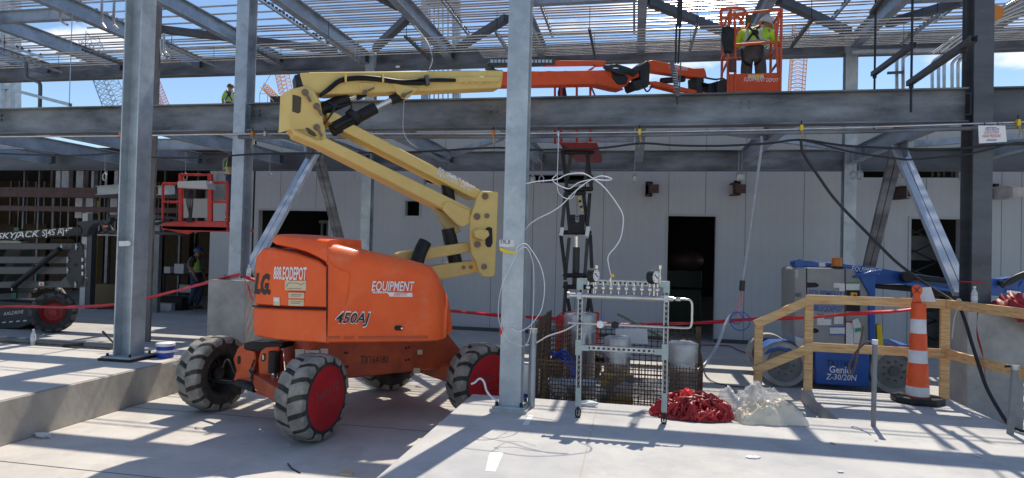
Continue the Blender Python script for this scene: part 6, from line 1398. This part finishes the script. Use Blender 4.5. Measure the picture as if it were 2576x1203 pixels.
q=MB().tube(spline([P(x,y,Y=yy) for x,y,yy in ((1250,1008,5.7),(1238,1000,5.66),(1225,985,5.62),(1219,965,5.6),(1213,955,5.6),(1205,953,5.58),(1195,962,5.55),(1186,966,5.52))],5),.0095,6); q=one(q,'cut_cable',M_hose,'stiff white cable end curling up from the foot of the middle column','cable',smooth=60)
# ================================================================= tapes, cables, hoses
def ribbon(pts,wd,mm,name,lab,cat,par=None,n=6,tw=0,seed=1):
    random.seed(seed); pts=spline(pts,n); vs=[]
    for i,p in enumerate(pts):
        a=tw*math.sin(i*.35+seed); vs+=[p+Vector((0,math.sin(a)*wd/2,-math.cos(a)*wd/2)),p+Vector((0,-math.sin(a)*wd/2,math.cos(a)*wd/2))]
    m_=len(pts); q=MB().add(vs,[(2*i,2*i+1,2*i+3,2*i+2) for i in range(m_-1)])
    return one(q,name,mm,lab,cat,smooth=80,thick=.002)
Yt=8.12
ribbon([P(-20,773,Y=9.6),P(60,771,Y=9.5),P(170,773,Y=9.3),P(290,766,Y=9.1),P(385,746,Y=8.9),P(480,722,Y=8.6),P(560,700,Y=8.3),P(602,691,Y=8.1)],.05,M_tape,'barricade_tape','red barricade tape strung from the left edge to the left pier','tape',tw=.7)
ribbon([P(602,691,Y=8.1),P(625,700,Y=8.15),P(650,708,Y=8.2)],.05,M_tape,'barricade_tape','short red tape end draped over the left pier top','tape',tw=1)
ribbon([P(610,693,Y=8.1),P(622,715,Y=8.1),P(632,745,Y=8.1),P(638,760,Y=8.1)],.03,M_tape,'barricade_tape','red tape end hanging down the left pier','tape',tw=1.4)
ribbon([P(1100,780,Y=8.9),P(1140,783,Y=8.8),P(1250,793,Y=8.6),P(1310,797,Y=8.5),P(1420,804,Y=8.3)],.05,M_tape,'barricade_tape','red barricade tape passing behind the middle column to the tall foil pipe','tape',tw=.8,seed=2)
ribbon([P(1420,804,Y=8.3),P(1560,816,Y=8.3),P(1690,815,Y=8.2),P(1800,810,Y=8.1),P(1900,803,Y=8.0),P(2036,799,Y=7.9),P(2150,789,Y=8),P(2290,779,Y=8.1),P(2380,757,Y=8.15)],.045,M_tape,'barricade_tape','red barricade tape running behind the wooden rail to the right pier','tape',tw=.8,seed=3)
ribbonp=MB(); random.seed(4)
# red cloth over the right pier
rows=[]
for j in range(9):
    r_=[]
    for i in range(13):
        u=i/12; v=j/8; x=3.98+.42*u; y=8.22-.12*math.sin(v*2)-.02*random.random(); z=zpr+.14*math.sin(u*2.6)*(1-v)+.02-v*.26*(.3+u)+random.uniform(-.015,.015)
        r_.append((x+.1*v+random.uniform(-.02,.02),y-.06*v+random.uniform(-.03,.02),z+random.uniform(-.03,.03)))
    rows.append(r_)
one(MB().grid(rows),'tape_bundle',M_rag,'bundle of red tape draped over the right concrete pier','tape',smooth=60,thick=.004)
ribbon([Vector((3.86,8.15,zpr-.03)),Vector((3.84,8.12,zpr-.3)),Vector((3.9,8.12,zpr-.55)),Vector((3.93,8.12,zpr-.8))],.05,M_rag,'barricade_tape','red tape strip hanging down the front of the right pier','tape',tw=.5,seed=5)
crumple(P(2560,880,Y=8.6),.10,M_film,'plastic_bag','clear plastic bag hanging right of the right pier','bag',9,(.8,.7,1.5))
ribbon([P(2408,708,Y=8.3),P(2477,711,Y=8.3)],.012,M_tape,'red_string','thin red string tied around the dark right column','string',n=2)
def cab(pts,r,mm,name,lab,cat='cable',n=7,grp=None): return one(MB().tube(spline(pts,n),r,8),name,mm,lab,cat,smooth=60,group=grp)
Yc=8.2
cab(PS([(-20,386),(60,389),(150,392),(230,390),(300,386),(400,397),(520,396),(644,388),(806,386),(1030,383),(1239,372),(1320,377),(1503,373),(1613,361),(1700,366),(1813,367),(1932,361),(2015,352),(2132,367),(2307,375),(2407,374),(2500,366),(2600,362)],Y=Yc),.0135,M_cable,'black_cable','black cable swagged along under the lower front girder')
cab(PS([(2015,352),(2060,362),(2150,384),(2257,399),(2300,401),(2420,390),(2480,378),(2557,360),(2600,364)],Y=Yc-.04),.012,M_cable,'black_cable','second black cable sagging lower at the right, under the girder')
cab([P(2015,354,Y=8.1),P(2018,378,Y=8.1),P(2032,406,Y=8.1),P(2057,441,Y=8.1),P(2092,491,Y=8.1),P(2132,536,Y=8.1),P(2197,602,Y=8.0),P(2257,661,Y=7.9),P(2330,715,Y=7.75),P(2404,763,Y=7.5),P(2425,800,Y=7.3),P(2445,864,Y=7.1),P(2466,930,Y=6.9),P(2482,975,Y=6.8),P(2507,1022,Y=6.6),P(2537,1067,Y=6.5),P(2560,1082,Y=6.4),P(2600,1092,Y=6.35)],.017,M_cable,'black_cable','thick black cable dropping diagonally over the wooden rail to the dock')
Yh=5.9
cab(PS([(1297,640),(1304,610),(1319,580),(1345,555),(1388,533),(1415,514),(1440,488),(1463,468),(1488,452),(1513,443),(1539,450),(1525,454),(1488,452),(1455,460),(1428,475),(1390,455),(1400,440)],Y=Yh),.0048,M_hose,'white_hose','white hose rising from the middle column to the scissor lift')
cab(PS([(1310,466),(1348,457),(1398,452),(1428,439),(1468,437),(1503,457),(1525,477),(1550,510),(1567,542),(1566,577),(1560,602),(1548,622),(1530,645),(1532,672),(1537,694),(1537,704)],Y=Yh-.1),.0052,M_hose,'white_hose','white hose arching down to the top of the manifold rack')
cab(PS([(1405,337),(1404,380),(1402,470),(1410,490),(1425,500),(1440,497),(1450,480),(1470,465)],Y=Yh+.1),.0032,M_hose,'thin_white_line','thin white line dropping from the girder tee')
cab(PS([(1297,638),(1303,620),(1320,613),(1336,628),(1360,670),(1370,720),(1363,776),(1345,806),(1325,826),(1302,834),(1288,826)],Y=5.72),.0042,M_hose,'white_hose','wide white hose loop beside the middle column')
cab(PS([(1297,638),(1310,626),(1325,624),(1338,650),(1343,690),(1342,770),(1337,820),(1330,855),(1322,868)],Y=5.68),.003,M_hose,'white_hose','thin white hose hanging straight beside the middle column')
cab(PS([(1299,642),(1280,680),(1262,720),(1254,770),(1256,810),(1275,852),(1300,866),(1318,872)],Y=5.7),.0028,M_hose,'thin_white_line','thin white loop crossing the face of the middle column')
cab(PS([(1322,870),(1350,862),(1378,846),(1420,832),(1450,815)],Y=6.0),.006,M_hose,'white_hose','pale hose from the conduit riser to the manifold rack')
cab([P(1915,345,Y=8.3),P(1915,373,Y=8.2),P(1900,480,Y=8.1),P(1883,602,Y=8.0),P(1868,706,Y=7.9)],.017,M_hoseg,'drop_hose','pale clear hose hanging from the girder left of the blue lift')
cab([P(1868,706,Y=7.9),P(1866,732,Y=7.9)],.032,M_cable,'hose_connector','black wrapped connector at the end of the hanging hose','connector',n=2)
q=MB(); q.tube(spline(PS([(1866,732),(1860,760),(1852,785),(1858,800)],Y=7.9),5),.012,6); q.tube(spline(PS([(1868,732),(1866,770),(1856,790)],Y=7.88),5),.008,6); one(q,'pigtail_leads',M_craner,'short red and black leads below the hose connector','cable',smooth=60)
q=MB(); q.lathe([(.11,-.005),(.115,0),(.11,.005),(.105,0),(.11,-.005)],P(1862,808,Y=7.88),'Y',30,cap=False); q.lathe([(.07,-.005),(.075,0),(.07,.005),(.065,0),(.07,-.005)],P(1852,800,Y=7.86),'Y',24,cap=False); one(q,'cable_coil',MATS['blue plastic'],'small blue cable coil hanging at the end of the drop hose','cable',smooth=60)
cab([P(1855,788,Y=7.9),P(1838,795,Y=7.9),P(1822,822,Y=7.8),P(1806,865,Y=7.6),P(1790,892,Y=7.4),P(1770,920,Y=7.2),P(1750,935,Y=7.1)],.020,M_hoseg,'pale_hose','pale hose curving down from the coil into the mesh cage')
cab([P(1760,868,Z=.02),P(1830,870,Z=.02),P(1860,882,Z=.02),P(1895,893,Z=.02)],.012,mat('dull red hose',(.30,.05,.04)),'red_hose','thin red hose lying on the ground behind the cage','hose')
cab([P(1735,860,Z=.02),P(1760,900,Z=.02),P(1780,950,Z=.02),P(1830,970,Z=.02),P(1900,975,Z=.02)],.008,M_cable,'ground_cable','thin black cable curving on the ground right of the cage')
# streamers and small hangings under the roof
ribbon([P(1043,65,Y=9.2),P(1062,88,Y=9.2),P(1077,110,Y=9.2),P(1088,148,Y=9.2),P(1080,175,Y=9.2)],.03,M_white,'white_streamer','white plastic streamer hanging above the cream boom','streamer',tw=.9)
ribbon([P(1065,102,Y=9.2),P(1063,130,Y=9.2)],.03,mat('pink tape',(.6,.15,.2)),'pink_streamer','short pink streamer hanging beside the white one','streamer',n=2)
crumple(P(1000,170,Y=9.2),.03,M_hose,'wire_bundle','small pale wire bundle hung above the cream boom','wire',11)
cab(PS([(1018,235),(1014,300),(1016,335),(1030,358),(1050,372)],Y=8.0),.003,M_hose,'thin_wire','very thin pale wire hanging in front of the lower front girder','wire')
# paper notice on the right column
t=thing('notice_sheet','laminated white notice about live gas pressure, hung on the dark right column','notice',P(2495,345,Y=8.2))
MB().prism(PS([(2461,316),(2529,316),(2533,357),(2463,361)],Y=8.18),(0,.004,0)).build('sheet',M_dec,t)
ink=mat('blue ink',(.04,.05,.25)); inkr=mat('red ink',(.5,.05,.06))
for s,x0_,x1_,y,mm,hh in (('WELD ARGON',2478,2513,329,ink,.03),('LIVE SYSTEM',2476,2512,337,inkr,.03),('HIGH PRESSURE',2472,2517,346,inkr,.032)): text(s,P(x0_,y,Y=8.176),P(x1_,y-.5,Y=8.176),'lettering',mm,t,hscale=hh,toward=Vector((0,-1,0)),shear=.1)
q=MB()
for y,x0_,x1_ in ((321,2482,2506),(351,2484,2508),(354,2482,2506)): q.bar(P(x0_,y,Y=8.175),P(x1_,y,Y=8.175),.004,.004)
q.build('small_print',ink,t)
q=MB()
for x in (2477,2510): q.cyl(P(x,309,Y=8.2),P(x,318,Y=8.2),.006,6)
q.build('zip_tie',M_black,t)
# ================================================================= far cranes
def lattice(name,lab,a,b,wd,mm,Y,n=26,r=.10,jib=None,wt=None):
    A=P(*a,Y=Y);B=P(*b,Y=Y); t=(B-A).normalized(); s=t.cross(Vector((0,1,0))).normalized()*wd/2; d=Vector((0,wd/2,0)); q=MB()
    k=wt if wt else 1
    cs=[(s+d),(s-d),(-s-d),(-s+d)]
    for c in cs: q.bar(A+c,B+c*k,r*1.7,r*1.7)
    for i in range(n):
        f0,f1=i/n,(i+1)/n; p=A.lerp(B,f0);p2=A.lerp(B,f1); k0=1+(k-1)*f0;k1=1+(k-1)*f1
        for j in range(4):
            c,e=cs[j],cs[(j+1)%4]
            q.bar(p+c*k0,p2+e*k1 if i%2 else p2+e*k1,r,r); q.bar(p+c*k0,p+e*k0,r,r)
    th=thing(name,lab,'crane',A,group='distant cranes'); q.build('boom',mm,th); return th
lattice('crane','distant blue grey lattice crane boom behind the thick left column',(298,280),(222,96),4.6,M_craneb,150,14,.10,wt=.75)
t=lattice('crane','distant red lattice crane boom just right of the thick left column',(412,272),(372,170),3.2,M_craner,210,14,.14)
t=lattice('crane','distant orange crane boom rising steeply by the boom elbow',(720,236),(702,150),3.0,M_craneo,180,9,.11)
t=lattice('crane','distant small orange crane jib left of the boom elbow',(698,252),(664,216),1.8,M_craneo,180,8,.12)
q=MB()
for a,b in (((664,216),(686,178)),((664,216),(653,236)),((653,236),(653,265)),((653,236),(673,236)),((673,236),(673,265)),((686,178),(702,150))): q.bar(P(*a,Y=180),P(*b,Y=180),.12,.12)
q.build('pendant_lines',M_craneb,t); MB().box(P(697,256,Y=180),(3.5,2,3)).build('machine_house',M_black,t)
lattice('crane','distant orange lattice tower crane right of the basket',(2002,245),(2014,70),2.9,M_craneo,150,18,.09)
lattice('crane','distant small blue crane boom behind the boom cylinders',(905,262),(880,236),3,M_craneb,190,5,.3)
